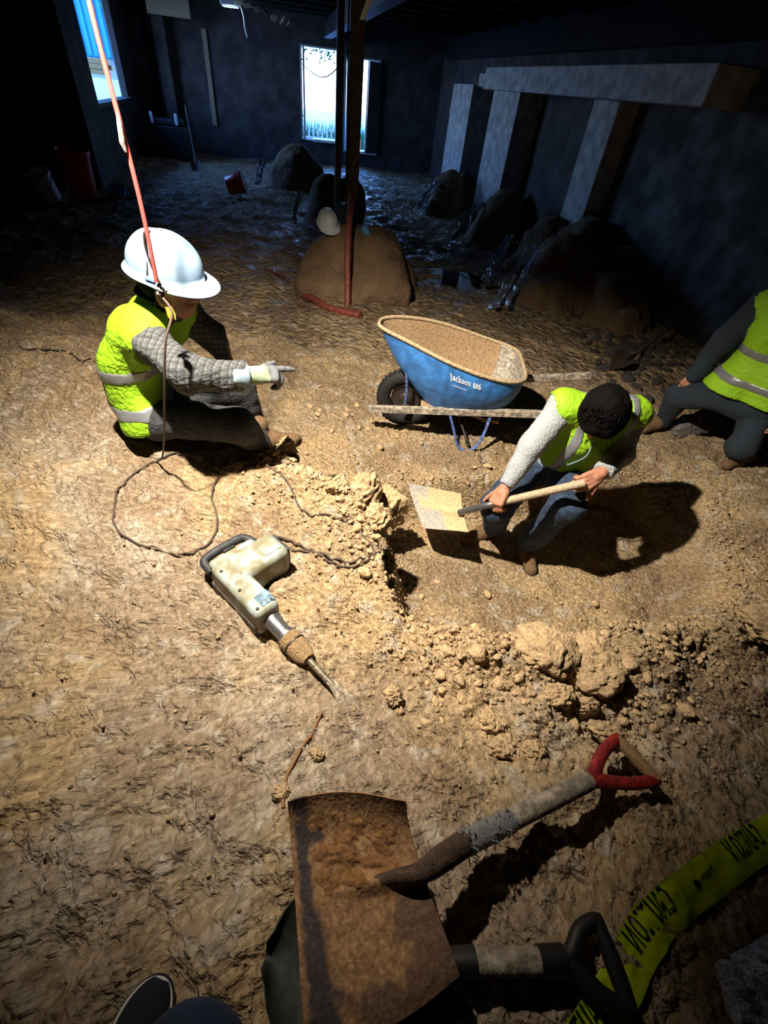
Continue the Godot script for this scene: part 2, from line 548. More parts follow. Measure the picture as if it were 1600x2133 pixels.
func hand_bones(w: Vector3, dir: Vector3, back: Vector3, thumb_side: float, curls: Array, s := 1.0) -> Array:
	# w wrist, dir towards the knuckles, back = normal of the back of the hand, curls = [index, middle, ring, little, thumb] in radians per joint
	var d := dir.normalized()
	var nb := (back - d * back.dot(d)).normalized()
	var side := d.cross(nb).normalized() * thumb_side
	var out := []
	var offs := [0.03, 0.01, -0.01, -0.029]
	var lens := [[0.042, 0.026, 0.022], [0.046, 0.029, 0.023], [0.043, 0.027, 0.022], [0.034, 0.021, 0.019]]
	out.append([w, w + d * 0.03 * s, 0.026 * s, 0.026 * s])
	for k in 4:
		var kn: Vector3 = w + (d * (0.088 - 0.004 * absf(k - 1.0)) + side * offs[k]) * s
		out.append([w + (d * 0.02 + side * offs[k] * 0.6) * s, kn, 0.019 * s, 0.0135 * s])
		var p := kn
		var a := 0.0
		for j in 3:
			a += curls[k]
			var dd := d * cos(a) - nb * sin(a)
			var e: Vector3 = p + dd * lens[k][j] * s
			out.append([p, e, (0.0095 - 0.0008 * j) * s, (0.0088 - 0.001 * j) * s])
			p = e
	var tp: Vector3 = w + (d * 0.03 + side * 0.026) * s
	var td := (d * 0.75 + side * 0.75 - nb * 0.25).normalized()
	for j in 3:
		var e: Vector3 = tp + td * [0.04, 0.03, 0.024][j] * s
		out.append([tp, e, [0.014, 0.0105, 0.0095][j] * s, [0.011, 0.0095, 0.008][j] * s])
		tp = e
		td = td.rotated(d, -thumb_side * curls[4] * 0.5).slerp((d - nb * 0.5).normalized(), clampf(curls[4] * 0.5, 0.0, 0.9)).normalized()
	return out

func head_bones(c: Vector3, fwd: Vector3, up: Vector3, s := 1.0) -> Array:
	var f := fwd.normalized()
	var u := (up - f * up.dot(f)).normalized()
	var r := f.cross(u)
	var P := func(x: float, y: float, z: float) -> Vector3: return c + (r * x + u * y + f * z) * s
	return [
		[P.call(0, 0.035, -0.03), P.call(0, 0.03, 0.025), 0.077 * s, 0.07 * s],
		[P.call(0, -0.01, 0.01), P.call(0, -0.06, 0.045), 0.062 * s, 0.048 * s],
		[P.call(-0.045, -0.05, 0.0), P.call(-0.018, -0.09, 0.06), 0.026 * s, 0.02 * s],
		[P.call(0.045, -0.05, 0.0), P.call(0.018, -0.09, 0.06), 0.026 * s, 0.02 * s],
		[P.call(0, 0.02, 0.088), P.call(0, -0.022, 0.106), 0.008 * s, 0.012 * s],
		[P.call(-0.013, -0.024, 0.093), P.call(0.013, -0.024, 0.093), 0.009 * s, 0.009 * s],
		[P.call(-0.04, 0.026, 0.078), P.call(0.04, 0.026, 0.078), 0.012 * s, 0.012 * s],
		[P.call(-0.018, -0.052, 0.088), P.call(0.018, -0.052, 0.088), 0.006 * s, 0.006 * s],
		[P.call(-0.018, -0.064, 0.086), P.call(0.018, -0.064, 0.086), 0.007 * s, 0.007 * s],
		[P.call(-0.078, 0.015, -0.006), P.call(-0.083, -0.03, -0.002), 0.013 * s, 0.009 * s],
		[P.call(0.078, 0.015, -0.006), P.call(0.083, -0.03, -0.002), 0.013 * s, 0.009 * s]]

func eyes(c: Vector3, fwd: Vector3, up: Vector3, parent: Node) -> void:
	var f := fwd.normalized()
	var u := (up - f * up.dot(f)).normalized()
	var r := f.cross(u)
	for s in [-1.0, 1.0]:
		var m := MB.new()
		m.blob(c + r * 0.031 * s + u * 0.008 + f * 0.078, Vector3(0.012, 0.009, 0.012), 1.0, nz_a, 0.0, 6, 8)
		obj("eye", m, M.white_plastic, parent)
		var q := MB.new()
		q.blob(c + r * 0.031 * s + u * 0.008 + f * 0.0895, Vector3(0.0045, 0.0045, 0.0025), 1.0, nz_a, 0.0, 5, 8)
		obj("iris", q, M.black, parent)

func hard_hat(parent: Node, c: Vector3, fwd: Vector3, up: Vector3, s := 1.0, coat: Material = null) -> Node3D:
	# shell with a brim that is longest in front, three low ridges, a side slot and a sticker
	var f := fwd.normalized()
	var u := (up - f * up.dot(f)).normalized()
	var r := f.cross(u)
	var B := Basis(r, u, -f)
	if coat == null: coat = M.hat
	var n3 := Node3D.new()
	n3.name = "hard_hat"
	n3.transform = Transform3D(B.scaled_local(Vector3(s, s, s)), c)
	parent.add_child(n3, true)
	var m := MB.new()
	var prof := func(t: float, a: float) -> Vector3:
		# t 0 at the crown, 0.75 at the shell's foot, 1 at the brim's edge; a round the hat, front at -z
		var fr := -cos(a)          # 1 front, -1 back
		var ex := 0.108 + 0.002 * fr
		var ez := 0.135
		if t <= 0.75:
			var th := t / 0.75 * 1.5
			var q := pow(sin(th), 0.92)
			var y := 0.128 * pow(maxf(cos(th), 0.0), 0.8)
			var ridge := 0.006 * exp(-pow(sin(a) * q * 0.108 / 0.012, 2.0)) + 0.004 * exp(-pow((absf(sin(a)) * q * 0.108 - 0.045) / 0.008, 2.0))
			ridge *= clampf(1.15 - th / 1.35, 0.0, 1.0)
			return Vector3(sin(a) * ex * q, y + ridge, cos(a) * ez * q)
		var b := (t - 0.75) / 0.25
		var w := 0.012 + 0.045 * pow(clampf(fr, 0.0, 1.0), 1.6)
		var base := Vector3(sin(a) * ex, 0.006, cos(a) * ez)
		return base + Vector3(sin(a), 0, cos(a)) * w * b + Vector3.DOWN * (0.006 + 0.016 * b * (0.4 + 0.6 * clampf(fr, 0.0, 1.0)))
	m.shell(56, 30, func(x: float, y: float) -> Vector3: return prof.call(maxf(y, 0.004), x * TAU), 0.003)
	obj("shell", m, coat, n3)
	var e := []
	for k in 49:
		e.append(prof.call(1.0, TAU * k / 48.0))
	obj("brim_edge", tb(e, 0.0025, 6), coat, n3)
	for sg in [-1.0, 1.0]:
		obj("accessory_slot", rb(Vector3(0.008, 0.012, 0.035), Vector3(0.111 * sg, 0.012, -0.01), 0.002), coat, n3)
	return n3

# ------------------------------------------------------------------ the dug ground
const GX0 := -10.0
const GZ0 := -18.0
const GS := 0.05
var gw := 330
var gh := 470
var fld_low := PackedFloat32Array()    # signed distance to the lower level's outline (negative inside)
var fld_pit := PackedFloat32Array()
var RIM := [Vector2(-12, -3.9), Vector2(-3.5, -3.3), Vector2(-2.3, -2.95), Vector2(-1.6, -2.6), Vector2(-1.1, -2.28), Vector2(-0.82, -2.08), Vector2(-0.63, -1.92), Vector2(-0.46, -1.83), Vector2(-0.28, -1.75), Vector2(-0.17, -1.68), Vector2(-0.08, -1.49), Vector2(0.01, -1.36), Vector2(0.05, -1.16), Vector2(0.13, -1.03), Vector2(0.27, -0.95), Vector2(0.48, -0.94), Vector2(0.85, -1.01), Vector2(1.24, -1.13), Vector2(1.62, -1.28), Vector2(2.1, -1.45), Vector2(2.5, -1.9), Vector2(3.2, -2.3), Vector2(9, -2.4), Vector2(9, -22), Vector2(-12, -22)]
var PIT := [Vector2(-0.06, -2.0), Vector2(0.02, -2.09), Vector2(0.3, -2.14), Vector2(0.72, -2.24), Vector2(1.25, -2.45), Vector2(1.6, -2.5), Vector2(1.86, -2.2), Vector2(1.86, -1.8), Vector2(1.76, -1.5), Vector2(1.55, -1.24), Vector2(0.9, -1.1), Vector2(0.4, -1.02), Vector2(0.17, -1.13), Vector2(0.1, -1.45), Vector2(0.02, -1.7)]

func poly_d(p: Vector2, poly: Array) -> float:
	var best := 1e9
	var inside := false
	var m := poly.size()
	var j := m - 1
	for k in m:
		var a: Vector2 = poly[k]
		var b: Vector2 = poly[j]
		var ab := b - a
		var t := clampf((p - a).dot(ab) / ab.length_squared(), 0.0, 1.0)
		best = minf(best, (p - a - ab * t).length_squared())
		if (a.y > p.y) != (b.y > p.y) and p.x < (b.x - a.x) * (p.y - a.y) / (b.y - a.y) + a.x: inside = not inside
		j = k
	return -sqrt(best) if inside else sqrt(best)

func make_fields() -> void:
	fld_low.resize(gw * gh); fld_pit.resize(gw * gh)
	for y in gh:
		for x in gw:
			var p := Vector2(GX0 + x * GS, GZ0 + y * GS)
			fld_low[y * gw + x] = -1.0 if p.y < -4.9 else (1.0 if p.y > 0.3 else poly_d(p, RIM))
			fld_pit[y * gw + x] = poly_d(p, PIT) if p.x > -1.0 and p.x < 3.0 and p.y > -3.5 and p.y < 0.0 else 1.0

func pick(f: PackedFloat32Array, x: float, z: float) -> float:
	var u := clampf((x - GX0) / GS, 0.0, gw - 1.001)
	var w := clampf((z - GZ0) / GS, 0.0, gh - 1.001)
	var a := int(u)
	var b := int(w)
	var k := b * gw + a
	u -= a; w -= b
	return lerpf(lerpf(f[k], f[k + 1], u), lerpf(f[k + gw], f[k + gw + 1], u), w)

func hump(x: float, z: float, cx: float, cz: float, r: float) -> float:
	var d := ((x - cx) * (x - cx) + (z - cz) * (z - cz)) / (r * r)
	return exp(-d) if d < 6.0 else 0.0

func rough_at(x: float, z: float, dl: float) -> float:
	# how crumbled the soil is: loose by the rim and round the wheelbarrow, trodden elsewhere
	var k := 0.28 + 0.75 * exp(-dl * dl / 0.05) * (1.0 if x > -0.9 else 0.4)
	k += 0.6 * hump(x, z, 0.75, -0.8, 0.42) + 0.35 * hump(x, z, -0.35, -1.5, 0.35) + 0.4 * hump(x, z, -0.1, -2.25, 0.4)
	return clampf(k + 0.25 * nz_a.get_noise_2d(x * 90.0, z * 90.0), 0.1, 1.3)

func ground(x: float, z: float, detail := true) -> float:
	var dl := pick(fld_low, x, z)
	var dp := pick(fld_pit, x, z)
	var y := 0.0
	var soft := 0.05 + 0.75 * smoothstep(-0.75, -1.6, x) + 0.7 * smoothstep(1.9, 2.8, x)
	var jag := 0.035 * nz_b.get_noise_2d(x * 60.0, z * 60.0) * smoothstep(-1.2, -0.5, x)
	y -= 0.3 * smoothstep(0.3 * soft + 0.01, -soft, dl + jag)
	y -= 0.22 * smoothstep(0.03, -0.07 - 0.25 * smoothstep(1.45, 1.75, x), dp + jag * 0.8)
	y += 0.11 * smoothstep(-0.75, -0.15, z) * smoothstep(2.0, 0.8, absf(x - 0.2))
	# spoil along the front rim of the pit
	if z > -1.6 and z < 0.0 and x > -0.2:
		var rim := exp(-pow((dl - 0.09) / 0.09, 2.0))
		y += 0.035 * rim * smoothstep(0.1, 0.4, x)
		y += 0.06 * hump(x, z, 0.95, -0.92, 0.16) + 0.05 * hump(x, z, 1.1, -1.02, 0.18) + 0.05 * hump(x, z, 0.45, -0.8, 0.2) + 0.06 * hump(x, z, 1.45, -1.1, 0.2)
	# dark heaps to the right of the pit
	y += 0.16 * hump(x, z, 2.35, -2.2, 0.5) + 0.22 * hump(x, z, 2.9, -1.3, 0.7)
	y += 0.035 * nz_a.get_noise_2d(x * 45.0, z * 45.0) + 0.018 * nz_a.get_noise_2d(x * 190.0 + 70.0, z * 240.0)
	# far mud: hollows with water by the right wall
	if z < -4.0:
		y -= 0.1 * hump(x, z, 0.55, -6.6, 0.75) + 0.07 * hump(x, z, 0.2, -8.3, 0.9)
		y += 0.05 * nz_b.get_noise_2d(x * 40.0, z * 40.0) * smoothstep(-4.0, -5.5, z)
	if detail:
		var k := rough_at(x, z, minf(absf(dl), absf(dp) + 0.03))
		var flr := smoothstep(-0.02, -0.12, dp)
		k *= 1.0 - 0.6 * flr
		var e := nz_c.get_noise_2d(x * 100.0, z * 100.0)
		var g := nz_d.get_noise_2d(x * 100.0, z * 100.0)
		y += k * (0.022 * nz_b.get_noise_2d(x * 130.0, z * 130.0) + 0.012 * (e + 0.5) + 0.006 * g)
		# flaked crust: little terraces with broken edges
		var st := nz_b.get_noise_2d(x * 210.0 + 500.0, z * 260.0) * 3.2 + 0.8 * g
		var fl := floorf(st)
		y += 0.012 * (fl + smoothstep(0.3, 0.55, st - fl)) * (1.0 - 0.55 * flr)
		# trodden scrapes and cracks
		var r := absf(nz_b.get_noise_2d(x * 55.0 + 300.0, z * 95.0))
		y -= 0.008 * smoothstep(0.07, 0.0, r) * (1.0 - 0.5 * k)
	return y

func soil_color(x: float, z: float, y: float, fine_k: float) -> Color:
	var dl := pick(fld_low, x, z)
	var dp := pick(fld_pit, x, z)
	var a := nz_a.get_noise_2d(x * 70.0 + 40.0, z * 70.0)
	var b := nz_b.get_noise_2d(x * 60.0 - 90.0, z * 60.0)
	var d := nz_d.get_noise_2d(x * 30.0, z * 30.0)
	var c := Color(0.50, 0.375, 0.235)                        # dry tan clay
	c = c.lerp(Color(0.64, 0.46, 0.255), clampf(0.35 + a * 1.3 + 0.5 * exp(-dl * dl / 0.25), 0.0, 1.0))  # freshly dug, more orange
	c = c.lerp(Color(0.58, 0.49, 0.395), clampf(b * 2.2 + 0.3, 0.0, 0.85) * smoothstep(0.1, 0.5, dl))   # grey, trodden
	c = c.lerp(Color(0.36, 0.235, 0.13), clampf((0.1 - a * 1.4 + b) * 1.6, 0.0, 0.55))                           # damp brown patches
	c = c.lerp(Color(0.66, 0.58, 0.48), clampf((d - 0.25) * 3.5, 0.0, 0.7))  # chalky specks
	return c * (0.86 + 0.2 * fine_k)

func ground_mesh(x0: float, x1: float, z0: float, z1: float, s: float, detail: bool, hole: Rect2) -> MB:
	var m := MB.new()
	var nx := int(round((x1 - x0) / s))
	var nq := int(round((z1 - z0) / s))
	var row := nx + 1
	m.v.resize(row * (nq + 1)); m.n.resize(row * (nq + 1)); m.c.resize(row * (nq + 1)); m.t.resize(row * (nq + 1))
	for j in nq + 1:
		for k in row:
			var x := x0 + k * s
			var z := z0 + j * s
			m.v[j * row + k] = Vector3(x, ground(x, z, detail), z)
	for j in nq + 1:
		for k in row:
			var q := j * row + k
			var l := m.v[j * row + maxi(k - 1, 0)].y
			var r := m.v[j * row + mini(k + 1, nx)].y
			var f := m.v[maxi(j - 1, 0) * row + k].y
			var b := m.v[mini(j + 1, nq) * row + k].y
			m.n[q] = Vector3(l - r, 2.0 * s, f - b).normalized()
			var p := m.v[q]
			m.c[q] = soil_color(p.x, p.z, p.y, nz_c.get_noise_2d(p.x * 100.0, p.z * 100.0))
			m.t[q] = Vector2(p.x + 0.8 * p.y, p.z - 0.6 * p.y)
	for j in nq:
		for k in nx:
			if hole.has_area():
				var cx := x0 + (k + 0.5) * s
				var cz := z0 + (j + 0.5) * s
				if hole.has_point(Vector2(cx, cz)): continue
			var a := j * row + k
			m.i.append(a); m.i.append(a + 1); m.i.append(a + row + 1)
			m.i.append(a); m.i.append(a + row + 1); m.i.append(a + row)
	return m

func build_ground() -> void:
	make_fields()
	var fl := struct("floor", Transform3D.IDENTITY, "bare dirt floor, dug down and trodden")
	obj("dug_soil", ground_mesh(-3.0, 2.7, -3.9, 0.6, 0.01, true, Rect2()), M.soil, fl)
	obj("muddy_soil", ground_mesh(-9.6, 5.4, -17.0, 3.9, 0.07, true, Rect2(-2.94, -3.84, 5.58, 4.38)), M.mud, fl)
	# water standing in the hollow by the right wall
	var m := MB.new()
	var ids := [m.put(Vector3(0.5, -0.372, -6.9), Vector3.UP)]
	for k in 40:
		var a := TAU * k / 40.0
		ids.append(m.put(Vector3(0.5 + cos(a) * (1.0 + 0.2 * sin(a * 3.0)), -0.372, -6.9 + sin(a) * 1.3), Vector3.UP))
	for k in 40: m.tri(ids[0], ids[1 + k], ids[1 + (k + 1) % 40])
	tag(obj("puddle", m, M.water), "dark puddle of standing water in the mud behind the wheelbarrow", "puddle")

func clod_mesh(k: int, rough := 0.15) -> ArrayMesh:
	var m := MB.new()
	m.tint = Color(0.6, 0.43, 0.25)
	m.rock(Vector3.ZERO, Vector3(1.0, 0.72, 0.85), 3 + k, nz_d, rough, 8, 11, 10)
	return m.mesh()

func build_clods() -> void:
	rng.seed = 77
	var shapes := []
	for k in 8: shapes.append(clod_mesh(k))
	# loose clods one can pick out, nearest the rim
	var zones := [
		["clod of dry tan soil on the left lip of the pit", "clods on the left lip of the pit", Vector2(-0.75, -1.95), Vector2(0.06, -1.15), 90, 0.012, 0.034, 0.12],
		["clod of crumbled soil in front of the pit", "clods in front of the pit", Vector2(0.1, -1.0), Vector2(1.2, -0.45), 110, 0.012, 0.038, 0.45],
		["small clod of soil lying near the wheelbarrow wheel", "clods round the wheelbarrow", Vector2(-0.7, -3.2), Vector2(0.9, -2.15), 50, 0.012, 0.028, 1.5],
		["small clod of damp soil on the pit floor", "clods on the pit floor", Vector2(0.1, -2.0), Vector2(1.6, -1.2), 30, 0.01, 0.026, 1.5]]
	var laid := []
	for zn in zones:
		var made := 0
		var tries := 0
		while made < zn[4] and tries < 12000:
			tries += 1
			var x := rng.randf_range(zn[2].x, zn[3].x)
			var z := rng.randf_range(zn[2].y, zn[3].y)
			var dl := pick(fld_low, x, z)
			var dp := pick(fld_pit, x, z)
			if zn[7] < 1.0 and (dl < -0.01 or dl > zn[7] * (0.3 + 0.7 * rng.randf())): continue
			if zn[7] > 1.0 and zn[0].contains("pit floor") and dp > -0.06: continue
			if zn[7] > 1.0 and not zn[0].contains("pit floor") and (dp < 0.05 or dl > 0.0): continue
			var r := lerpf(zn[5], zn[6], pow(rng.randf(), 2.2))
			var clear := true
			for q in laid:
				if absf(x - q.x) < 0.09 and Vector2(x - q.x, z - q.y).length() < (r + q.z) * 1.05:
					clear = false
					break
			if not clear: continue
			laid.append(Vector3(x, z, r))
			var o := MeshInstance3D.new()
			o.mesh = shapes[rng.randi() % 8]
			o.material_override = M.clod
			o.name = numbered("soil_clod"); add_child(o)
			o.transform = Transform3D(Basis.from_euler(Vector3(rng.randf_range(-0.5, 0.5), rng.randf() * TAU, rng.randf_range(-0.4, 0.4))).scaled_local(Vector3(r * rng.randf_range(0.8, 1.35), r * rng.randf_range(0.6, 1.0), r)), Vector3(x, ground(x, z) + r * 0.25, z))
			tag(o, zn[0], "clod", zn[1])
			made += 1
	# the larger lumps, one by one
	var big := [
		[Vector3(0.595, 0.06, -0.865), Vector3(0.1, 0.062, 0.095), 1.0, "cracked block of packed tan soil on the rim, left half of a split mound"],
		[Vector3(0.755, 0.05, -0.845), Vector3(0.085, 0.07, 0.1), 2.0, "cracked block of packed grey-tan soil on the rim, right half of a split mound"],
		[Vector3(0.61, 0.04, -0.705), Vector3(0.048, 0.036, 0.034), 3.0, "fist-sized clod just below the split mound"],
		[Vector3(0.70, 0.035, -0.70), Vector3(0.042, 0.032, 0.03), 4.0, "knobbly clod beside the fist-sized one below the split mound"],
		[Vector3(0.40, 0.03, -0.62), Vector3(0.042, 0.03, 0.034), 5.0, "flat-topped tan clod midway between chisel and red shovel grip"],
		[Vector3(0.42, 0.04, -0.545), Vector3(0.036, 0.028, 0.03), 6.0, "tan clod next to the flat-topped clod, casting a dark shadow"],
		[Vector3(0.515, 0.04, -0.545), Vector3(0.032, 0.026, 0.03), 7.0, "upright clod with dark shadow above the taped shovel shaft"],
		[Vector3(0.75, 0.04, -0.63), Vector3(0.05, 0.026, 0.035), 8.0, "long low clod above the red shovel grip"],
		[Vector3(0.81, 0.04, -0.545), Vector3(0.035, 0.025, 0.028), 9.0, "clod tucked behind the wooden shovel grip"],
		[Vector3(-0.10, 0.015, -0.46), Vector3(0.02, 0.015, 0.018), 10.0, "lone dark clod on the flat ground left of the chisel tip"],
		[Vector3(-0.165, 0.02, -0.345), Vector3(0.022, 0.016, 0.018), 11.0, "lone clod above the corner of the rusty scoop"],
		[Vector3(0.10, 0.03, -0.66), Vector3(0.03, 0.024, 0.03), 12.0, "whitish chalky clod right of the chisel"],
		[Vector3(1.42, 0.08, -1.06), Vector3(0.1, 0.06, 0.08), 13.0, "large reddish clod at the right end of the front rim"],
		[Vector3(-0.53, 0.02, -1.9), Vector3(0.05, 0.04, 0.035), 14.0, "rounded clod by the seated worker's feet"],
		[Vector3(-0.23, 0.0, -1.62), Vector3(0.05, 0.05, 0.045), 15.0, "knobbly clod at the corner where the ledge drops into the pit"],
		[Vector3(-0.02, -0.03, -1.5), Vector3(0.06, 0.07, 0.06), 16.0, "dark crumbling lump on the left wall of the pit"],
		[Vector3(-0.1, -0.06, -1.72), Vector3(0.08, 0.1, 0.07), 17.0, "tall broken lump at the back left corner of the pit"],
		[Vector3(0.02, -0.2, -1.78), Vector3(0.09, 0.1, 0.09), 18.0, "lump of dug soil slumped in the pit's left corner"]]
	for b in big:
		var m := MB.new()
		m.tint = Color(0.56, 0.4, 0.235)
		m.rock(Vector3.ZERO, b[1] * 1.15, int(b[2]), nz_e, 0.19 if b[2] > 2.5 else 0.12, 28, 44, 14)
		var o := obj("soil_clod", m, M.clod)
		var p: Vector3 = b[0]
		p.y = maxf(p.y, ground(p.x, p.z) + b[1].y * 0.3)
		o.position = p
		tag(o, b[3], "clod")
	# crumbs: nobody could count them
	var mm := MultiMesh.new()
	mm.transform_format = MultiMesh.TRANSFORM_3D
	var km := MB.new()
	km.tint = Color(0.52, 0.38, 0.23)
	km.rock(Vector3.ZERO, Vector3(1.0, 0.8, 0.9), 21, nz_d, 0.12, 4, 6, 8)
	mm.mesh = km.mesh()
	var list := []
	while list.size() < 14000:
		var x := rng.randf_range(-2.2, 2.2)
		var z := rng.randf_range(-3.5, 0.3)
		var dl := pick(fld_low, x, z)
		var dp := absf(pick(fld_pit, x, z))
		var k := rough_at(x, z, minf(absf(dl), dp + 0.04))
		if rng.randf() > k * k * 0.8: continue
		var r := lerpf(0.0025, 0.0105, pow(rng.randf(), 2.5)) * (0.7 + 0.5 * k)
		list.append(Transform3D(Basis.from_euler(Vector3(rng.randf() * 6.0, rng.randf() * 6.0, rng.randf() * 6.0)).scaled_local(Vector3(r * rng.randf_range(0.7, 1.4), r, r)), Vector3(x, ground(x, z) + r * 0.35, z)))
	mm.instance_count = list.size()
	for k in list.size(): mm.set_instance_transform(k, list[k])
	var o := MultiMeshInstance3D.new()
	o.multimesh = mm
	o.material_override = M.clod
	o.name = numbered("soil_crumbs"); add_child(o)
	tag(o, "crumbs of loose tan soil scattered round the pit", "soil", "", "stuff")

# ------------------------------------------------------------------ the room (t across from the right wall, s along it from near to far)
func room_box(parent: Node, called: String, m: Material, t0: float, t1: float, y0: float, y1: float, s0: float, s1: float, r := 0.008) -> MeshInstance3D:
	return obj(called, rb(Vector3(t1 - t0, y1 - y0, s1 - s0), Vector3((t0 + t1) * 0.5, (y0 + y1) * 0.5, -(s0 + s1) * 0.5), r), m, parent)

func build_room() -> void:
	var top := 2.5
	var wr := struct("wall_right", ROOM, "rough grey block wall with pale posts and a header beam")
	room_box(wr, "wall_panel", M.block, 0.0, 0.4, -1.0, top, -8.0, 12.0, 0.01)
	# deep piers and the beam they carry
	room_box(wr, "post", M.concrete, -0.26, 0.02, -0.6, 1.53, 2.75, 3.35, 0.012)
	room_box(wr, "post", M.concrete, -0.41, 0.02, -0.6, 1.53, 5.4, 6.6, 0.012)
	room_box(wr, "post", M.concrete, -0.53, 0.02, -0.6, 1.58, 7.41, 8.7, 0.012)
	room_box(wr, "header_beam", M.concrete, -0.45, 0.02, 1.53, 1.82, 1.1, 7.1, 0.012)
	room_box(wr, "header_block", M.concrete, -0.42, 0.02, 1.56, 1.74, 7.1, 7.5, 0.012)
	room_box(wr, "upper_beam", M.ceiling, -0.15, 0.02, 2.0, 2.35, -6.0, 11.0, 0.012)
	# patches of old plaster with broken edges
	rng.seed = 5
	for pt in [[0.9, 0.75, 1.35, 0.95, 1.0], [-1.2, 0.5, 1.2, 1.1, 3.0]]:
		var m := MB.new()
		var ids := []
		var w := 40
		for k in w:
			var a := TAU * k / w
			var rr := 1.0 + 0.16 * nz_a.get_noise_2d(cos(a) * 60.0 + pt[4] * 50.0, sin(a) * 60.0) * 2.0
			var q := Vector2(signf(cos(a)) * pow(absf(cos(a)), 0.6), signf(sin(a)) * pow(absf(sin(a)), 0.6)) * rr
			ids.append(Vector2(pt[0] + q.x * pt[2], pt[1] + q.y * pt[3]))
		var c := m.put(Vector3(-0.035, pt[1], -pt[0]), Vector3.LEFT)
		var f := []
		for q in ids: f.append(m.put(Vector3(-0.03, q.y, -q.x), Vector3.LEFT))
		for k in w: m.tri(c, f[k], f[(k + 1) % w])
		for k in w:
			var q0: Vector2 = ids[k]
			var q1: Vector2 = ids[(k + 1) % w]
			m.flat([Vector3(-0.03, q0.y, -q0.x), Vector3(-0.03, q1.y, -q1.x), Vector3(0.01, q1.y, -q1.x), Vector3(0.01, q0.y, -q0.x)], Vector3(0, q0.y - pt[1], -(q0.x - pt[0])))
		obj("plaster_patch", m, M.plaster, wr)
	# back wall with two tall openings
	var wb := struct("wall_back", ROOM, "dark back wall with tall bright openings")
	for seg in [[-7.7, -3.53], [-2.6, -2.45], [-1.56, 0.4]]:
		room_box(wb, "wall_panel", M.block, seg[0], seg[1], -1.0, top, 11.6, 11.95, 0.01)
	room_box(wb, "lintel", M.block, -3.53, -2.6, 1.95, top, 11.6, 11.95, 0.01)
	room_box(wb, "lintel", M.block, -2.45, -1.56, 1.86, top, 11.6, 11.95, 0.01)
	room_box(wb, "sill", M.block, -3.53, -2.6, -1.0, 0.2, 11.6, 11.95, 0.01)
	room_box(wb, "sill", M.block, -2.45, -1.56, -1.0, 0.04, 11.6, 11.95, 0.01)
	room_box(wb, "batten", M.pale_wood, -5.7, -5.6, 0.29, 1.97, 11.54, 11.6, 0.004)
	room_box(wb, "pilaster", M.block, -6.7, -6.45, -0.6, top, 11.3, 11.6, 0.01)
	# frames of the openings
	for fr in [["window_1", -3.53, -2.6, 0.2, 1.95], ["window_2", -2.45, -1.56, 0.04, 1.86]]:
		var w := struct(fr[0], ROOM, "tall opening in the back wall with metal frame")
		for x in [fr[1] + 0.02, fr[2] - 0.02]:
			room_box(w, "frame_post", M.frame_metal, x - 0.02, x + 0.02, fr[3], fr[4], 11.57, 11.9, 0.004)
		room_box(w, "inner_frame_post", M.white_paint, fr[1] + 0.07, fr[1] + 0.11, fr[3], fr[4], 11.65, 11.8, 0.004)
		room_box(w, "frame_head", M.frame_metal, fr[1], fr[2], fr[4] - 0.035, fr[4], 11.57, 11.9, 0.004)
		room_box(w, "frame_sill", M.white_paint, fr[1] + 0.3, fr[2], fr[3] - 0.02, fr[3] + 0.035, 11.5, 11.9, 0.004)
	var dr := struct("door_1", ROOM, "dark door leaf half closing the second opening")
	room_box(dr, "leaf", M.dark_timber, -1.86, -1.58, 0.04, 1.82, 11.5, 11.56, 0.006)
	room_box(dr, "edge_strip", M.frame_metal, -1.90, -1.87, 0.04, 1.82, 11.49, 11.56, 0.004)
	# left wall with an opening; nearer the camera it steps back behind a column
	var wl := struct("wall_left", ROOM, "dark left wall with a bright opening")
	room_box(wl, "wall_panel", M.block, -8.6, -8.2, -1.0, top, -8.0, 6.6, 0.01)
	room_box(wl, "column", M.block, -8.2, -7.12, -1.0, top, 6.25, 7.25, 0.015)
	room_box(wl, "wall_panel", M.block, -7.42, -7.29, -1.0, top, 7.25, 7.5, 0.01)
	room_box(wl, "wall_panel", M.block, -7.42, -7.29, -1.0, top, 10.35, 12.0, 0.01)
	room_box(wl, "lintel", M.block, -7.42, -7.29, 2.3, top, 7.5, 10.35, 0.01)
	room_box(wl, "sill", M.block, -7.42, -7.29, -1.0, 0.7, 7.5, 10.35, 0.01)
	var w3 := struct("window_3", ROOM, "bright opening in the left wall")
	room_box(w3, "frame_sill", M.dark_timber, -7.43, -7.2, 0.66, 0.72, 7.5, 10.35)
	room_box(w3, "frame_post", M.dark_timber, -7.40, -7.28, 0.7, 2.3, 10.33, 10.37)
	var wn := struct("wall_near", ROOM)
	room_box(wn, "wall_panel", M.block, -8.6, 0.4, -1.0, top, -8.4, -8.0, 0.01)
	var ce := struct("ceiling", ROOM, "dark ceiling with exposed joists")
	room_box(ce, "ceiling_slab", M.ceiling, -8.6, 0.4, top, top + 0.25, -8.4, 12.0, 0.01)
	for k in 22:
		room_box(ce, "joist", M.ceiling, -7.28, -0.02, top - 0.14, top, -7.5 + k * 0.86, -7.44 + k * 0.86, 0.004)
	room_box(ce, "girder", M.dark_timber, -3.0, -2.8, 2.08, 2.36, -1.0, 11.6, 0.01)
	room_box(ce, "cross_beam", M.pale_wood, -6.7, -5.84, 2.06, 2.36, 11.0, 11.2, 0.01)
	# torn ceiling boards hanging
	rng.seed = 8
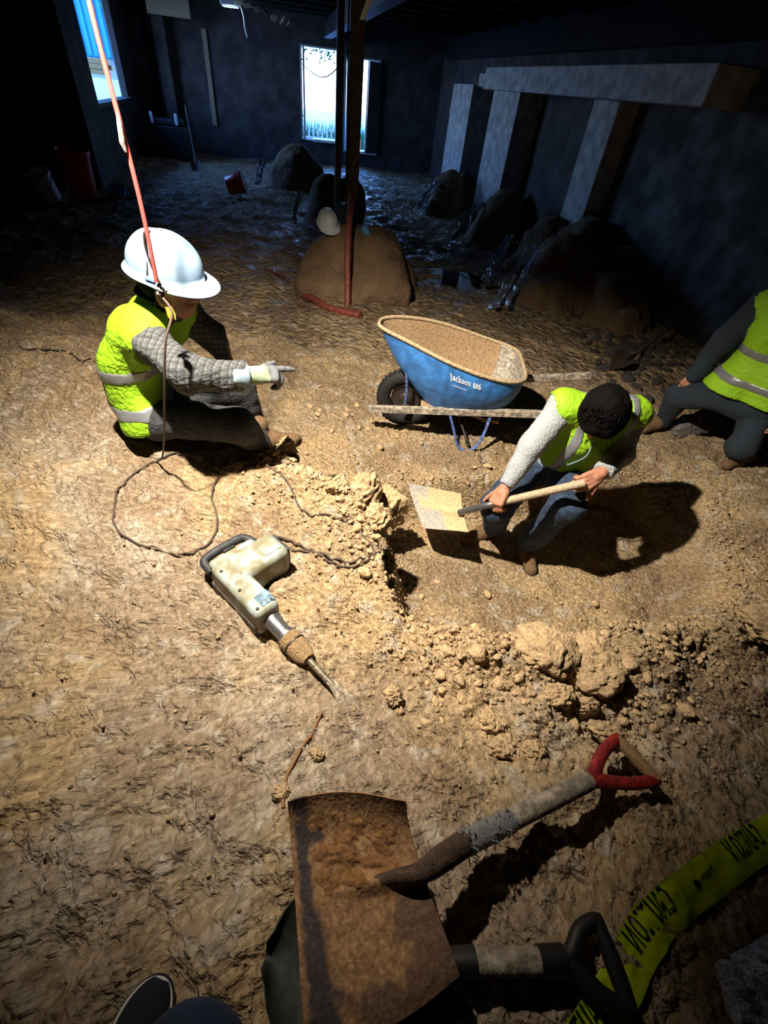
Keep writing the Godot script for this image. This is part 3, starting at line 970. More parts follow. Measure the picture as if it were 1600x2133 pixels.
	for k in 7:
		var p := Vector3(-4.75 + k * 0.16, 2.3 - 0.03 * k, -9.4 + 0.25 * rng.randf())
		obj("torn_board", rb(Vector3(0.1 + 0.08 * rng.randf(), 0.02, 0.16), p, 0.003, Basis.from_euler(Vector3(rng.randf_range(-0.8, 0.8), rng.randf() * 3.0, rng.randf_range(-0.6, 0.6)))), M.pale_wood, ce)

func build_outside() -> void:
	var g := MB.new()
	g.rbox(ROOM * Transform3D(Basis.IDENTITY, Vector3(-3.5, -0.55, -26.5)), Vector3(40, 0.4, 29), 0.01)
	tag(obj("yard_ground", g, M.white_gravel), "pale sunlit ground outside the back openings", "ground", "", "structure")
	var g2 := MB.new()
	g2.rbox(ROOM * Transform3D(Basis.IDENTITY, Vector3(-18.7, -0.55, -2.0)), Vector3(20, 0.4, 20), 0.01)
	tag(obj("yard_ground", g2, M.white_gravel), "pale sunlit ground outside the left opening", "ground", "", "structure")
	# picket fence and creeper behind the tall opening
	var f := thing("picket_fence", "white picket fence seen through the tall back opening", "fence", ROOM)
	for k in 14:
		obj("picket", rb(Vector3(0.05, 0.75, 0.025), Vector3(-4.0 + k * 0.13, -0.02, -13.6), 0.004), M.white_paint, f)
	obj("rail", rb(Vector3(1.9, 0.06, 0.03), Vector3(-3.15, 0.1, -13.63), 0.004), M.white_paint, f)
	rng.seed = 31
	var leaf := func(m: MB, p: Vector3, s: float) -> void:
		var b := Basis.from_euler(Vector3(rng.randf() * 6.0, rng.randf() * 6.0, rng.randf() * 6.0))
		var q := [p + b * Vector3(-s, 0, 0), p + b * Vector3(0, s * 0.15, -s * 0.5), p + b * Vector3(s, 0, 0), p + b * Vector3(0, s * 0.15, s * 0.5)]
		m.flat(q, b.y)
	var v := thing("climbing_plant", "green creeper hanging beside the tall back opening", "plant", ROOM)
	var m := MB.new()
	for k in 700:
		var y := rng.randf_range(-0.3, 2.3)
		leaf.call(m, Vector3(-3.62 + 0.07 * sin(y * 4.0) + rng.randfn() * 0.07, y, -12.7 + rng.randfn() * 0.08), 0.045)
	for k in 250:
		leaf.call(m, Vector3(rng.randf_range(-3.6, -2.6), 2.0 + rng.randfn() * 0.12, -12.7 + rng.randfn() * 0.08), 0.045)
	obj("foliage", m, M.leaf, v)
	obj("stem", tb(smooth([Vector3(-3.6, -0.4, -12.7), Vector3(-3.66, 0.6, -12.68), Vector3(-3.57, 1.5, -12.7), Vector3(-3.6, 2.3, -12.7)]), 0.012, 6), M.old_wood, v)
	var gr := MB.new()
	for k in 1500:
		var p := Vector3(rng.randf_range(-4.2, -1.0), -0.36, -rng.randf_range(13.9, 14.6))
		var h := rng.randf_range(0.5, 0.95)
		gr.flat([p, p + Vector3(0.03, 0, 0), p + Vector3(rng.randfn() * 0.1, h, rng.randfn() * 0.1)], Vector3.BACK)
	var go := obj("tall_grass", gr, M.leaf)
	go.transform = ROOM
	tag(go, "tall green grass behind the white picket fence", "grass", "", "stuff")
	var rbn := thing("red_drum", "small red drum outside, seen beside the centre post", "drum", ROOM * Transform3D(Basis.IDENTITY, Vector3(-1.95, -0.35, -13.2)))
	var dr := MB.new()
	dr.lathe([Vector2(0, 0), Vector2(0.2, 0), Vector2(0.2, 0.24), Vector2(0.208, 0.26), Vector2(0.2, 0.28), Vector2(0.2, 0.55), Vector2(0.19, 0.57), Vector2(0, 0.57)], 24, Transform3D.IDENTITY)
	obj("body", dr, M.red_plastic, rbn)
	# left yard: turquoise container, timber stack, hedge, tarp; all beyond the oblique view through the left opening
	var ct := thing("shipping_container", "turquoise metal container outside the left opening", "container", ROOM)
	obj("body", rb(Vector3(3.4, 1.15, 1.6), Vector3(-9.6, 1.83, -15.0), 0.02), M.turquoise, ct)
	for k in 22:
		obj("wall_rib", rb(Vector3(0.08, 1.1, 0.05), Vector3(-11.2 + k * 0.15, 1.83, -14.18), 0.006), M.turquoise, ct)
	obj("skid", rb(Vector3(3.4, 1.6, 0.3), Vector3(-9.6, 0.45, -15.2), 0.01), M.white_paint, ct)
	var tm := thing("timber_stack", "stack of yellow planks outside the left opening", "timber", ROOM)
	for k in 6:
		obj("plank", rb(Vector3(2.2, 0.09, 0.22), Vector3(-9.4 + 0.06 * (k % 3), 1.0 + 0.1 * (k / 2), -13.5 + 0.24 * (k % 2)), 0.006), M.yellow_wood, tm)
	obj("bearer", rb(Vector3(0.14, 1.3, 0.5), Vector3(-9.0, 0.3, -13.4), 0.006), M.white_paint, tm)
	obj("bearer", rb(Vector3(0.14, 1.3, 0.5), Vector3(-10.2, 0.3, -13.4), 0.006), M.white_paint, tm)
	var wp := thing("white_board", "white board leaning below the yellow planks outside", "board", ROOM)
	obj("panel", rb(Vector3(2.6, 1.25, 0.03), Vector3(-9.3, 0.27, -13.0), 0.006, Basis.from_euler(Vector3(-0.12, 0, 0))), M.white_paint, wp)
	var hd := MB.new()
	for k in 2600:
		leaf.call(hd, Vector3(-rng.randf_range(7.8, 11.0), 2.75 + rng.randfn() * 0.22, -14.4 + rng.randfn() * 0.35), 0.07)
	var ho := thing("hedge", "green foliage above the turquoise container", "tree", ROOM)
	obj("foliage", hd, M.leaf, ho)
	obj("trunk", tb([Vector3(-10.8, -0.35, -16.3), Vector3(-10.7, 1.5, -16.2), Vector3(-10.0, 2.7, -14.7)], [0.12, 0.1, 0.06], 8), M.old_wood, ho)
	var tp := MB.new()
	tp.shell(24, 30, func(u: float, w: float) -> Vector3: return Vector3(-7.75 - u * 1.4, 0.25 + 0.3 * sin(u * PI) + 0.08 * nz_b.get_noise_2d(u * 300.0, w * 300.0), -10.6 - w * 1.2), 0.01)
	var tpo := obj("tarpaulin", tp, M.blue_tarp)
	tpo.transform = ROOM
	tag(tpo, "crumpled blue tarpaulin heaped outside below the left opening", "tarpaulin")
	var cr := thing("covered_crate", "crate under the blue tarpaulin outside the left opening", "crate", ROOM)
	obj("body", rb(Vector3(1.2, 0.6, 1.1), Vector3(-8.45, -0.05, -11.2), 0.02), M.old_wood, cr)

# ------------------------------------------------------------------ mounds, sheeting and things in the back of the room
func mound(called: String, label: String, bones: Array, amp: float, m: Material, cell := 0.035) -> void:
	var b := MB.new()
	sdf_mesh(b, bones, cell, 0.15, 0.0, null, amp * 2.2, 0.28)
	tag(obj(called, b, m), label, "mound")

func bucket(parent: Node, r0: float, r1: float, h: float, m: Material) -> void:
	var b := MB.new()
	b.lathe([Vector2(0, 0), Vector2(r0, 0), Vector2(lerpf(r0, r1, 0.85), h * 0.85), Vector2(r1 + 0.008, h * 0.88), Vector2(r1 + 0.01, h), Vector2(r1 - 0.006, h), Vector2(lerpf(r0, r1, 0.85) - 0.006, h * 0.85), Vector2(r0 - 0.006, 0.01), Vector2(0, 0.01)], 28, Transform3D.IDENTITY)
	obj("body", b, m, parent)
	var e := []
	for k in 15:
		var a := PI * k / 14.0
		e.append(Vector3(cos(a) * (r1 + 0.008), h * 0.9 - sin(a) * r1 * 0.95, sin(a) * 0.03 + r1 * 0.9 * sin(a)))
	obj("handle", tb(e, 0.006, 6), M.black, parent)

func sheet_strip(label: String, pts: Array, width: float, across: Vector3, seed_v: float) -> void:
	# three ragged strips side by side, crinkled lengthwise
	var m := MB.new()
	var sp := smooth(pts, 10)
	for j in 3:
		m.shell(8, sp.size() - 1, func(u: float, w: float) -> Vector3:
			var q := clampf(w, 0.0, 1.0) * (sp.size() - 1)
			var k := mini(int(q), sp.size() - 2)
			var p: Vector3 = (sp[k] as Vector3).lerp(sp[k + 1], q - k)
			var sway := nz_e.get_noise_2d(w * 45.0 + j * 77.0, seed_v * 31.0)
			var wide := 0.1 + 0.16 * absf(nz_e.get_noise_2d(w * 60.0 + j * 19.0, seed_v * 53.0 + 9.0))
			var o := ((j - 1) * 0.36 + 0.3 * sway + (u - 0.5) * 2.0 * wide) * width
			var nn := nz_e.get_noise_3d(u * 60.0 + seed_v * 31.0, w * 60.0, j * 40.0)
			return p + across * o + Vector3(-0.06, 0.06, 0.07) + Vector3(-0.4, 0.5, 0.75) * 0.03 * nn, 0.002)
	tag(obj("plastic_sheet", m, M.sheet), label, "sheeting")

func build_back() -> void:
	mound("soil_mound", "square block of brown soil left standing round the centre post", [
		[Vector3(-1.05, -0.25, -5.2), Vector3(-0.9, 0.02, -5.45), 0.22, 0.2], [Vector3(-0.2, -0.25, -5.25), Vector3(-0.4, 0.02, -5.5), 0.2, 0.18],
		[Vector3(-1.0, -0.3, -5.9), Vector3(-0.9, 0.03, -5.9), 0.25, 0.2], [Vector3(-0.25, -0.3, -5.9), Vector3(-0.35, 0.03, -5.9), 0.25, 0.2],
		[Vector3(-0.65, -0.3, -5.3), Vector3(-0.65, 0.0, -5.6), 0.3, 0.24], [Vector3(-0.95, 0.02, -5.5), Vector3(-0.35, 0.02, -5.6), 0.21, 0.2]], 0.05, M.heap_soil)
	mound("soil_mound", "broad brown heap against the right wall below the pale post", [
		[Vector3(1.55, -0.4, -5.9), Vector3(1.75, -0.05, -6.5), 0.4, 0.34], [Vector3(2.1, -0.3, -6.2), Vector3(2.15, 0.05, -7.1), 0.4, 0.34],
		[Vector3(2.3, -0.35, -5.4), Vector3(2.45, -0.1, -6.4), 0.35, 0.36], [Vector3(1.6, -0.45, -7.3), Vector3(1.9, -0.05, -7.8), 0.35, 0.3]], 0.07, M.heap_soil)
	mound("soil_mound", "dark heap under the second pale post from the back corner", [
		[Vector3(1.05, -0.4, -8.6), Vector3(1.25, 0.05, -8.8), 0.4, 0.28], [Vector3(1.4, -0.4, -9.4), Vector3(1.5, 0.05, -9.6), 0.4, 0.28]], 0.06, M.heap_soil)
	mound("soil_mound", "dark heap beside the brightest post near the back corner", [
		[Vector3(0.35, -0.4, -10.6), Vector3(0.5, 0.0, -10.9), 0.4, 0.3], [Vector3(0.7, -0.4, -11.6), Vector3(0.8, -0.05, -11.9), 0.4, 0.3]], 0.06, M.heap_soil)
	mound("soil_mound", "black rounded heap in front of the tall bright opening", [
		[Vector3(-2.75, -0.4, -11.2), Vector3(-2.7, 0.05, -11.3), 0.42, 0.35], [Vector3(-2.4, -0.4, -11.4), Vector3(-2.45, -0.05, -11.5), 0.35, 0.3]], 0.05, M.heap_soil)
	mound("soil_mound", "dark block of soil left of the mound that carries the helmet", [
		[Vector3(-1.5, -0.4, -8.4), Vector3(-1.5, 0.08, -8.6), 0.3, 0.25], [Vector3(-1.2, -0.4, -8.6), Vector3(-1.2, 0.05, -8.8), 0.3, 0.25]], 0.04, M.heap_soil)
	sheet_strip("crinkled clear plastic strip on the left flank of the broad brown heap", [Vector3(1.55, 0.02, -6.9), Vector3(1.3, -0.1, -6.2), Vector3(1.12, -0.24, -5.7), Vector3(1.0, -0.29, -5.3)], 0.26, Vector3(0.8, 0.35, 0.3), 1.0)
	sheet_strip("narrow clear plastic strip left of the wider one on the brown heap", [Vector3(1.35, -0.02, -7.6), Vector3(1.12, -0.15, -6.9), Vector3(0.95, -0.28, -6.3)], 0.16, Vector3(0.8, 0.35, 0.3), 2.0)
	sheet_strip("bright plastic strip hanging down the heap under the second post", [Vector3(0.98, 0.12, -8.9), Vector3(0.78, -0.05, -8.5), Vector3(0.66, -0.25, -8.2), Vector3(0.6, -0.3, -7.9)], 0.22, Vector3(0.8, 0.3, 0.4), 3.0)
	sheet_strip("bright plastic strip hanging beside the brightest post", [Vector3(0.28, 0.15, -10.8), Vector3(0.12, -0.05, -10.5), Vector3(0.0, -0.28, -10.2)], 0.24, Vector3(0.8, 0.3, 0.4), 4.0)
	sheet_strip("thin bright plastic strip on the dark block left of the helmet", [Vector3(-1.72, 0.2, -8.4), Vector3(-1.8, 0.0, -8.2), Vector3(-1.86, -0.28, -8.05)], 0.1, Vector3(0.8, 0.2, 0.4), 5.0)
	sheet_strip("thin plastic strip left of the black heap under the bright opening", [Vector3(-3.15, 0.1, -11.1), Vector3(-3.2, -0.1, -11.0), Vector3(-3.2, -0.3, -10.8)], 0.14, Vector3(0.9, 0.1, 0.3), 6.0)
	# the centre post with its head and straps
	var p := thing("shoring_post", "square timber post standing on the soil block in mid room", "post", Transform3D(Basis.from_euler(Vector3(0, 0.25, 0)), Vector3(-0.755, 0.0, -5.75)))
	obj("post", rb(Vector3(0.12, 2.2, 0.12), Vector3(0, 1.25, 0), 0.006), M.old_wood, p)
	obj("side_post", rb(Vector3(0.06, 2.1, 0.09), Vector3(-0.14, 1.3, -0.1), 0.006), M.dark_timber, p)
	obj("head_plate", rb(Vector3(0.34, 0.05, 0.24), Vector3(-0.02, 2.33, 0), 0.006), M.frame_metal, p)
	obj("brace", rb(Vector3(0.05, 0.75, 0.12), Vector3(0.1, 2.0, 0.06), 0.006, Basis.from_euler(Vector3(0.3, 0, -0.35))), M.frame_metal, p)
	obj("base_clamp", rb(Vector3(0.2, 0.34, 0.16), Vector3(-0.06, 0.3, 0.05), 0.02, Basis.from_euler(Vector3(0, 0.3, 0.05))), M.tool_grey, p)
	obj("strap", tb(smooth([Vector3(-0.08, 2.2, 0.07), Vector3(-0.09, 1.7, 0.08), Vector3(-0.07, 1.0, 0.08), Vector3(-0.08, 0.5, 0.1)]), 0.008, 6), M.cord_black, p)
	var wire := tb(smooth([ROOM * Vector3(-3.5, 1.62, -11.5), Vector3(-2.2, 1.42, -11.5), Vector3(-1.45, 1.5, -8.8), Vector3(-0.78, 1.75, -5.85)]), 0.008, 6)
	tag(obj("sagging_wire", wire, M.cord_black), "thin wire sagging across the tall bright opening to the post", "wire")
	var hose := tb(smooth([Vector3(-0.72, 0.55, -5.55), Vector3(-0.70, 0.4, -5.25), Vector3(-0.68, 0.1, -5.05), Vector3(-0.66, -0.12, -4.98), Vector3(-0.64, -0.33, -4.9)]), 0.032, 12)
	tag(obj("hanging_hose", hose, M.pipe_red), "faded red hose hanging down the front of the soil block", "hose")
	var g2 := func(x: float, z: float, o := 0.0) -> Vector3: return Vector3(x, ground(x, z) + o, z)
	var line := smooth([g2.call(-1.75, -5.75, 0.03), g2.call(-1.45, -5.45, 0.03), g2.call(-1.2, -5.12, 0.035), g2.call(-1.02, -4.92, 0.035), g2.call(-0.8, -4.72, 0.03), g2.call(-0.47, -4.58, 0.035)])
	var rads := []
	for k in line.size(): rads.append(lerpf(0.01, 0.036, smoothstep(0.3, 0.55, k / float(line.size()))))
	var pipe := tb(line, rads, 10)
	tag(obj("ground_hose", pipe, M.pipe_red), "faded red hose lying on the dirt in front of the soil block", "hose")
	# helmet left on the mound, and small litter
	var h := thing("hard_hat", "white hard hat left on the soil block beside the post", "helmet")
	hard_hat(h, Vector3(-0.96, 0.31, -5.5), Vector3(0.5, -0.35, 0.8), Vector3(0.1, 0.8, 0.4), 0.95, M.white_plastic)
	var cup := MB.new()
	cup.lathe([Vector2(0, 0), Vector2(0.035, 0), Vector2(0.045, 0.1), Vector2(0.04, 0.1), Vector2(0.03, 0.01), Vector2(0, 0.01)], 14, Transform3D(Basis.from_euler(Vector3(0.4, 0, 0.5)), Vector3(-0.52, 0.24, -5.45)))
	tag(obj("paper_cup", cup, M.blue_plastic), "small blue and white cup on the soil block right of the hose", "cup")
	# spade leaning on the soil block
	shovel_simple("spade", "long-handled spade leaning on the right side of the soil block", Vector3(-0.50, 0.32, -5.72), Vector3(-0.22, -0.2, -5.28), Vector3(-0.17, -0.36, -5.2), 0.2, 0.24)
	# left back: drum, buckets
	var d := thing("waste_barrel", "orange-red plastic barrel beside the left column", "barrel", Transform3D(Basis.from_euler(Vector3(0.05, 0, -0.06)).scaled_local(Vector3(0.74, 0.95, 0.74)), Vector3(-5.15, ground(-5.15, -8.0) - 0.02, -8.0)))
	var bm := MB.new()
	bm.lathe([Vector2(0, 0), Vector2(0.22, 0), Vector2(0.24, 0.06), Vector2(0.26, 0.3), Vector2(0.27, 0.32), Vector2(0.26, 0.34), Vector2(0.28, 0.62), Vector2(0.3, 0.66), Vector2(0.3, 0.7), Vector2(0.285, 0.7), Vector2(0.26, 0.4), Vector2(0.2, 0.03), Vector2(0, 0.03)], 32, Transform3D.IDENTITY)
	obj("body", bm, M.orange_plastic, d)
	var b1 := thing("bucket", "white bucket with black wire handle left of the orange barrel", "bucket", Transform3D(Basis.from_euler(Vector3(0.35, 0.3, 0.15)), Vector3(-5.6, ground(-5.6, -7.9) + 0.03, -7.9)))
	bucket(b1, 0.13, 0.155, 0.34, M.white_plastic)
	var b2 := thing("bucket", "red bucket tipped on its side in the mud", "bucket", Transform3D(Basis.from_euler(Vector3(0.9, 0.6, -1.1)), Vector3(-3.5, ground(-3.5, -9.7) + 0.16, -9.7)))
	bucket(b2, 0.14, 0.17, 0.3, M.red_plastic)
	var b2i := MB.new()
	b2i.lathe([Vector2(0, 0.285), Vector2(0.15, 0.285), Vector2(0.16, 0.3)], 24, Transform3D.IDENTITY)
	obj("white_lid", b2i, M.white_plastic, b2)
	for q in [[-4.85, -8.45, "blue plastic tub lying on the dirt right of the left column", 0.14, "plastic_tub"], [-4.55, -8.42, "small blue tub next to the hanging red cord", 0.1, "plastic_tub"]]:
		var t := thing(q[4], q[2], "tub", Transform3D(Basis.from_euler(Vector3(0.2, 0.5, 0.1)), Vector3(q[0], ground(q[0], q[1]) + 0.01, q[1])))
		bucket(t, q[3] * 0.75, q[3], q[3] * 1.1, M.blue_plastic)
	# a little heap of site gear by the left wall
	var gp := thing("equipment_case", "dark equipment case with pale fittings by the left wall", "case", Transform3D(Basis.from_euler(Vector3(0, 0.4, 0)), Vector3(-6.0, ground(-6.0, -13.2), -13.2)))
	obj("body", rb(Vector3(0.9, 0.6, 0.6), Vector3(0, 0.3, 0), 0.04), M.dark_timber, gp)
	obj("lid", rb(Vector3(0.7, 0.1, 0.5), Vector3(0.02, 0.66, 0), 0.03), M.tool_grey, gp)
	obj("clasp", rb(Vector3(0.06, 0.2, 0.04), Vector3(-0.3, 0.72, 0.28), 0.01), M.white_plastic, gp)
	obj("clasp", rb(Vector3(0.06, 0.2, 0.04), Vector3(0.2, 0.72, 0.28), 0.01), M.white_plastic, gp)
	shovel_simple("spade", "long-handled spade leaning by the dark equipment case", Vector3(-5.4, 0.7, -12.9), Vector3(-4.85, -0.12, -11.7), Vector3(-4.8, -0.33, -11.5), 0.2, 0.26)
	var lp := thing("work_light", "small lit work light hanging under the ceiling at the back", "lamp", Transform3D(Basis.IDENTITY, ROOM * Vector3(-4.92, 2.27, -9.5)))
	obj("housing", rb(Vector3(0.34, 0.14, 0.2), Vector3(0, 0.05, 0), 0.02), M.frame_metal, lp)
	var em := mat(Color(0.9, 0.93, 1.0), 0.5)
	em.emission_enabled = true
	em.emission = Color(0.75, 0.85, 1.0)
	em.emission_energy_multiplier = 0.7
	obj("lens", rb(Vector3(0.28, 0.02, 0.14), Vector3(0, -0.03, 0), 0.004), em, lp)
	obj("cable", tb(smooth([Vector3(0.17, 0.05, 0), Vector3(0.24, -0.1, 0.02), Vector3(0.26, -0.3, 0.02), Vector3(0.29, -0.42, 0.02)]), 0.014, 6), M.white_plastic, lp)
	var li := OmniLight3D.new()
	li.name = "work_light_glow"
	li.light_color = Color(0.75, 0.85, 1.0)
	li.light_energy = 0.25
	li.light_size = 0.1
	li.omni_range = 30.0
	li.shadow_enabled = true
	lp.add_child(li)
	li.position = Vector3(0, -0.12, 0)
	# rubble by the right wall, with a spade in it
	rng.seed = 19
	var kinds := []
	for k in 5:
		var m := MB.new()
		m.rock(Vector3.ZERO, Vector3(1, 0.7, 0.8), 60 + k, nz_d, 0.06, 7, 10, 10)
		kinds.append(m.mesh())
	var laid := []
	var k := -1
	while laid.size() < 70 and k < 3000:
		k += 1
		var x := rng.randf_range(1.75, 2.9)
		var z := lerpf(-3.5, -5.0, rng.randf()) - 0.2 * (x - 2.2)
		var r := lerpf(0.03, 0.085, pow(rng.randf(), 1.8))
		var clear := true
		for q in laid:
			if Vector2(x - q.x, z - q.y).length() < (r + q.z) * 1.25: clear = false
		if not clear: continue
		laid.append(Vector3(x, z, r))
		var o := MeshInstance3D.new()
		o.mesh = kinds[k % 5]
		o.material_override = M.stone
		o.name = numbered("rubble_stone"); add_child(o)
		o.transform = Transform3D(Basis.from_euler(Vector3(rng.randf_range(-0.4, 0.4), rng.randf() * TAU, rng.randf_range(-0.4, 0.4))).scaled_local(Vector3(r * 1.3, r, r)), Vector3(x, ground(x, z) + r * 0.25, z))
		tag(o, "wet grey rubble stone in the scatter beside the right wall", "stone", "rubble by the right wall")
	var ck := MB.new()
	ck.rock(Vector3.ZERO, Vector3(0.22, 0.1, 0.11), 71, nz_d, 0.06, 18, 26, 12)
	var cko := obj("concrete_chunk", ck, M.stone)
	cko.transform = Transform3D(Basis.from_euler(Vector3(0.1, 0.5, 0.2)), Vector3(2.26, ground(2.26, -3.2) + 0.05, -3.2))
	tag(cko, "broken grey concrete chunk behind the digging worker", "concrete")
	shovel_simple("spade", "muddy round spade lying in the rubble by the right wall", Vector3(2.92, -0.12, -5.3), Vector3(2.05, -0.22, -4.22), Vector3(1.86, -0.26, -4.02), 0.2, 0.27)
	var sl := MB.new()
	sl.rock(Vector3.ZERO, Vector3(0.26, 0.06, 0.22), 81, nz_d, 0.05, 14, 24, 14)
	var slo := obj("concrete_slab", sl, M.stone)
	slo.transform = Transform3D(Basis.from_euler(Vector3(0.25, 0, -0.2)), Vector3(2.5, 0.18, -7.0))
	tag(slo, "jagged slab of concrete on the brown heap by the right wall", "concrete")

# ------------------------------------------------------------------ tools
func shovel_simple(called: String, label: String, top: Vector3, neck: Vector3, tip: Vector3, width: float, length: float) -> void:
	# a long-handled round shovel: shaft from top to neck, blade from neck towards tip
	var t := thing(called, label, "shovel")
	obj("shaft", tb([top, top.lerp(neck, 0.5), neck], [0.014, 0.016, 0.016], 8), M.old_wood, t)
	var d := (tip - neck).normalized()
	if d.length() < 0.5: d = (neck - top).normalized()
	var side := d.cross(Vector3.UP).normalized()
	var up := side.cross(d).normalized()
	obj("socket", tb([neck - d * 0.1, neck, neck + d * 0.05], [0.02, 0.021, 0.014], 8), M.dark_steel, t)
	var b := MB.new()
	b.shell(12, 14, func(u: float, w: float) -> Vector3:
		var prof := pow(maxf(1.0 - pow(maxf(w, 0.0), 3.0), 0.0), 0.6)
		var x := (u - 0.5) * width * (0.12 + 0.88 * prof)
		return neck + d * length * w + side * x + up * (1.2 * x * x / width + 0.02 * w * w), 0.003)
	obj("blade", b, M.rusty_steel, t)

func d_handle(parent: Node, neck: Vector3, ga: Vector3, gb: Vector3, yoke: Material, grip: Material, r := 0.011) -> void:
	# a forked yoke from the shaft's end to the two ends of the grip bar
	var gm := (ga + gb) * 0.5
	var ax := (gm - neck).normalized()
	var m := MB.new()
	for g in [ga, gb]:
		var arm := smooth([neck - ax * 0.02, neck + ax * 0.022 + (g - gm) * 0.12, neck.lerp(gm, 0.55) + (g - gm) * 0.72, g - ax * 0.012, g + ax * 0.006], 6)
		var rr := []
		for k in arm.size(): rr.append(lerpf(0.021, 0.0145, sqrt(k / float(arm.size() - 1))))
		m.tube(arm, rr, 12, true, 0.8)
	obj("yoke", m, yoke, parent)
	var e := (gb - ga).normalized()
	obj("grip", tb([ga - e * 0.004, ga + e * 0.01, ga.lerp(gb, 0.5), gb - e * 0.01, gb + e * 0.004], [r * 0.9, r, r * 1.18, r, r * 0.9], 14), grip, parent)

func build_scoop() -> void:
	# the rusty square scoop in the foreground
	var t := thing("scoop_shovel", "rusty square scoop shovel with red fork and wooden grip in the foreground", "shovel")
	var A := Vector3(-0.125, 0.235, -0.282)   # front far corner
	var B := Vector3(0.118, 0.262, -0.296)    # rear far corner
	var C := Vector3(0.242, 0.232, -0.058)    # rear near corner
	var D := Vector3(-0.018, 0.225, 0.052)    # front near corner
	var f := func(u: float, w: float) -> Vector3:
		# u from the cutting edge (0) to the shoulder (1), w from the far side (0) to the near side (1)
		var p := A.lerp(D, w).lerp(B.lerp(C, w), u)
		var e := absf(w * 2.0 - 1.0)
		p.y += 0.05 * pow(e, 5.0) * (1.0 if w < 0.5 else -0.35) + 0.02 * pow(u, 4.0) - 0.02 * (1.0 - e * e)
		p.y += 0.02 * exp(-pow((w - 0.45 + 0.03 * u) / 0.05, 2.0)) * smoothstep(0.1, 0.7, u)
		p.y += 0.003 * nz_b.get_noise_2d(u * 90.0, w * 260.0)
		p += (A - D).normalized() * (0.02 * sin(u * PI) * (1.0 if w < 0.5 else -1.0) * e)
		return p
	var b := MB.new()
	b.shell(60, 64, f, 0.003, func(u: float, w: float) -> Color:
		var k := nz_b.get_noise_2d(u * 120.0, w * 120.0)
		var k2 := nz_d.get_noise_2d(u * 45.0, w * 45.0)
		var c := Color(0.3, 0.16, 0.075).lerp(Color(0.42, 0.24, 0.11), clampf(0.5 + k2 * 2.0, 0.0, 1.0))
		var steel := Color(0.06, 0.047, 0.05)
		c = c.lerp(steel, clampf((0.2 + 0.25 * k + 0.12 * (w - 0.3) - u) * 14.0, 0.0, 1.0) * clampf((u - 0.03 + 0.03 * k2) * 40.0, 0.0, 1.0))
		c = c.lerp(Color(0.13, 0.075, 0.055), clampf((u + w - 1.35 + k * 0.6) * 5.0, 0.0, 0.8))
		return c)
	obj("blade", b, M.soil_crust, t)
	var s := MB.new()
	s.shell(30, 26, func(u: float, w: float) -> Vector3:
		var p: Vector3 = f.call(0.12 + 0.84 * u, 0.06 + 0.42 * w)
		var k := nz_b.get_noise_2d(u * 200.0 + 30.0, w * 150.0)
		var e := minf(minf(u, 1.0 - u), minf(w, 1.0 - w)) * 6.0
		return p + Vector3.UP * (clampf(e, 0.0, 1.0) * (0.006 + 0.012 * k) - 0.003), 0.002)
	obj("caked_soil", s, M.scoop_dirt, t)
	var neck: Vector3 = f.call(0.97, 0.42) + Vector3(0, 0.008, 0)
	var s1 := Vector3(0.262, 0.222, -0.262)
	var s2 := Vector3(0.60, 0.166, -0.44)
	var sl := smooth([f.call(0.3, 0.44) - Vector3(0, 0.012, 0), f.call(0.7, 0.42) - Vector3(0, 0.009, 0), neck - Vector3(0, 0.004, 0), neck.lerp(s1, 0.5), s1])
	var sr := []
	for k in sl.size(): sr.append(lerpf(0.009, 0.025, smoothstep(0.1, 0.8, k / float(sl.size() - 1))))
	obj("socket", tb(sl, sr, 14), M.rusty_steel, t)
	obj("shaft", tb([s1.lerp(s2, -0.04), s1.lerp(s2, 0.5), s2], [0.0225, 0.023, 0.0225], 14), M.weathered, t)
	# silver tape wound round the shaft, its torn edges standing up
	var w := MB.new()
	var ta := s1.lerp(s2, -0.02)
	var tb2 := s1.lerp(s2, 0.34)
	var pts := []
	var rad := []
	for k in 25:
		pts.append(ta.lerp(tb2, k / 24.0)); rad.append(0.0255 + 0.0015 * sin(k * 2.3) + 0.001 * sin(k * 5.1))
	w.tube(pts, rad, 16)
	obj("silver_tape", w, M.silver_tape, t)
	rng.seed = 4
	var fr := MB.new()
	for k in 60:
		var q := ta.lerp(tb2, pow(rng.randf(), 1.3))
		var ax := (tb2 - ta).normalized()
		var o := ax.cross(Vector3.UP).normalized().rotated(ax, rng.randf() * TAU)
		var tip := q + o * (0.03 + rng.randf() * 0.014) + ax * rng.randf_range(-0.012, 0.012)
		fr.tube([q + o * 0.023, (q + o * 0.023).lerp(tip, 0.6), tip], [0.0016, 0.0013, 0.0005], 4)
	obj("frayed_edge", fr, M.silver_tape, t)
	d_handle(t, s2, Vector3(0.728, 0.128, -0.572), Vector3(0.808, 0.118, -0.482), M.red_paint, M.grip_wood, 0.0155)

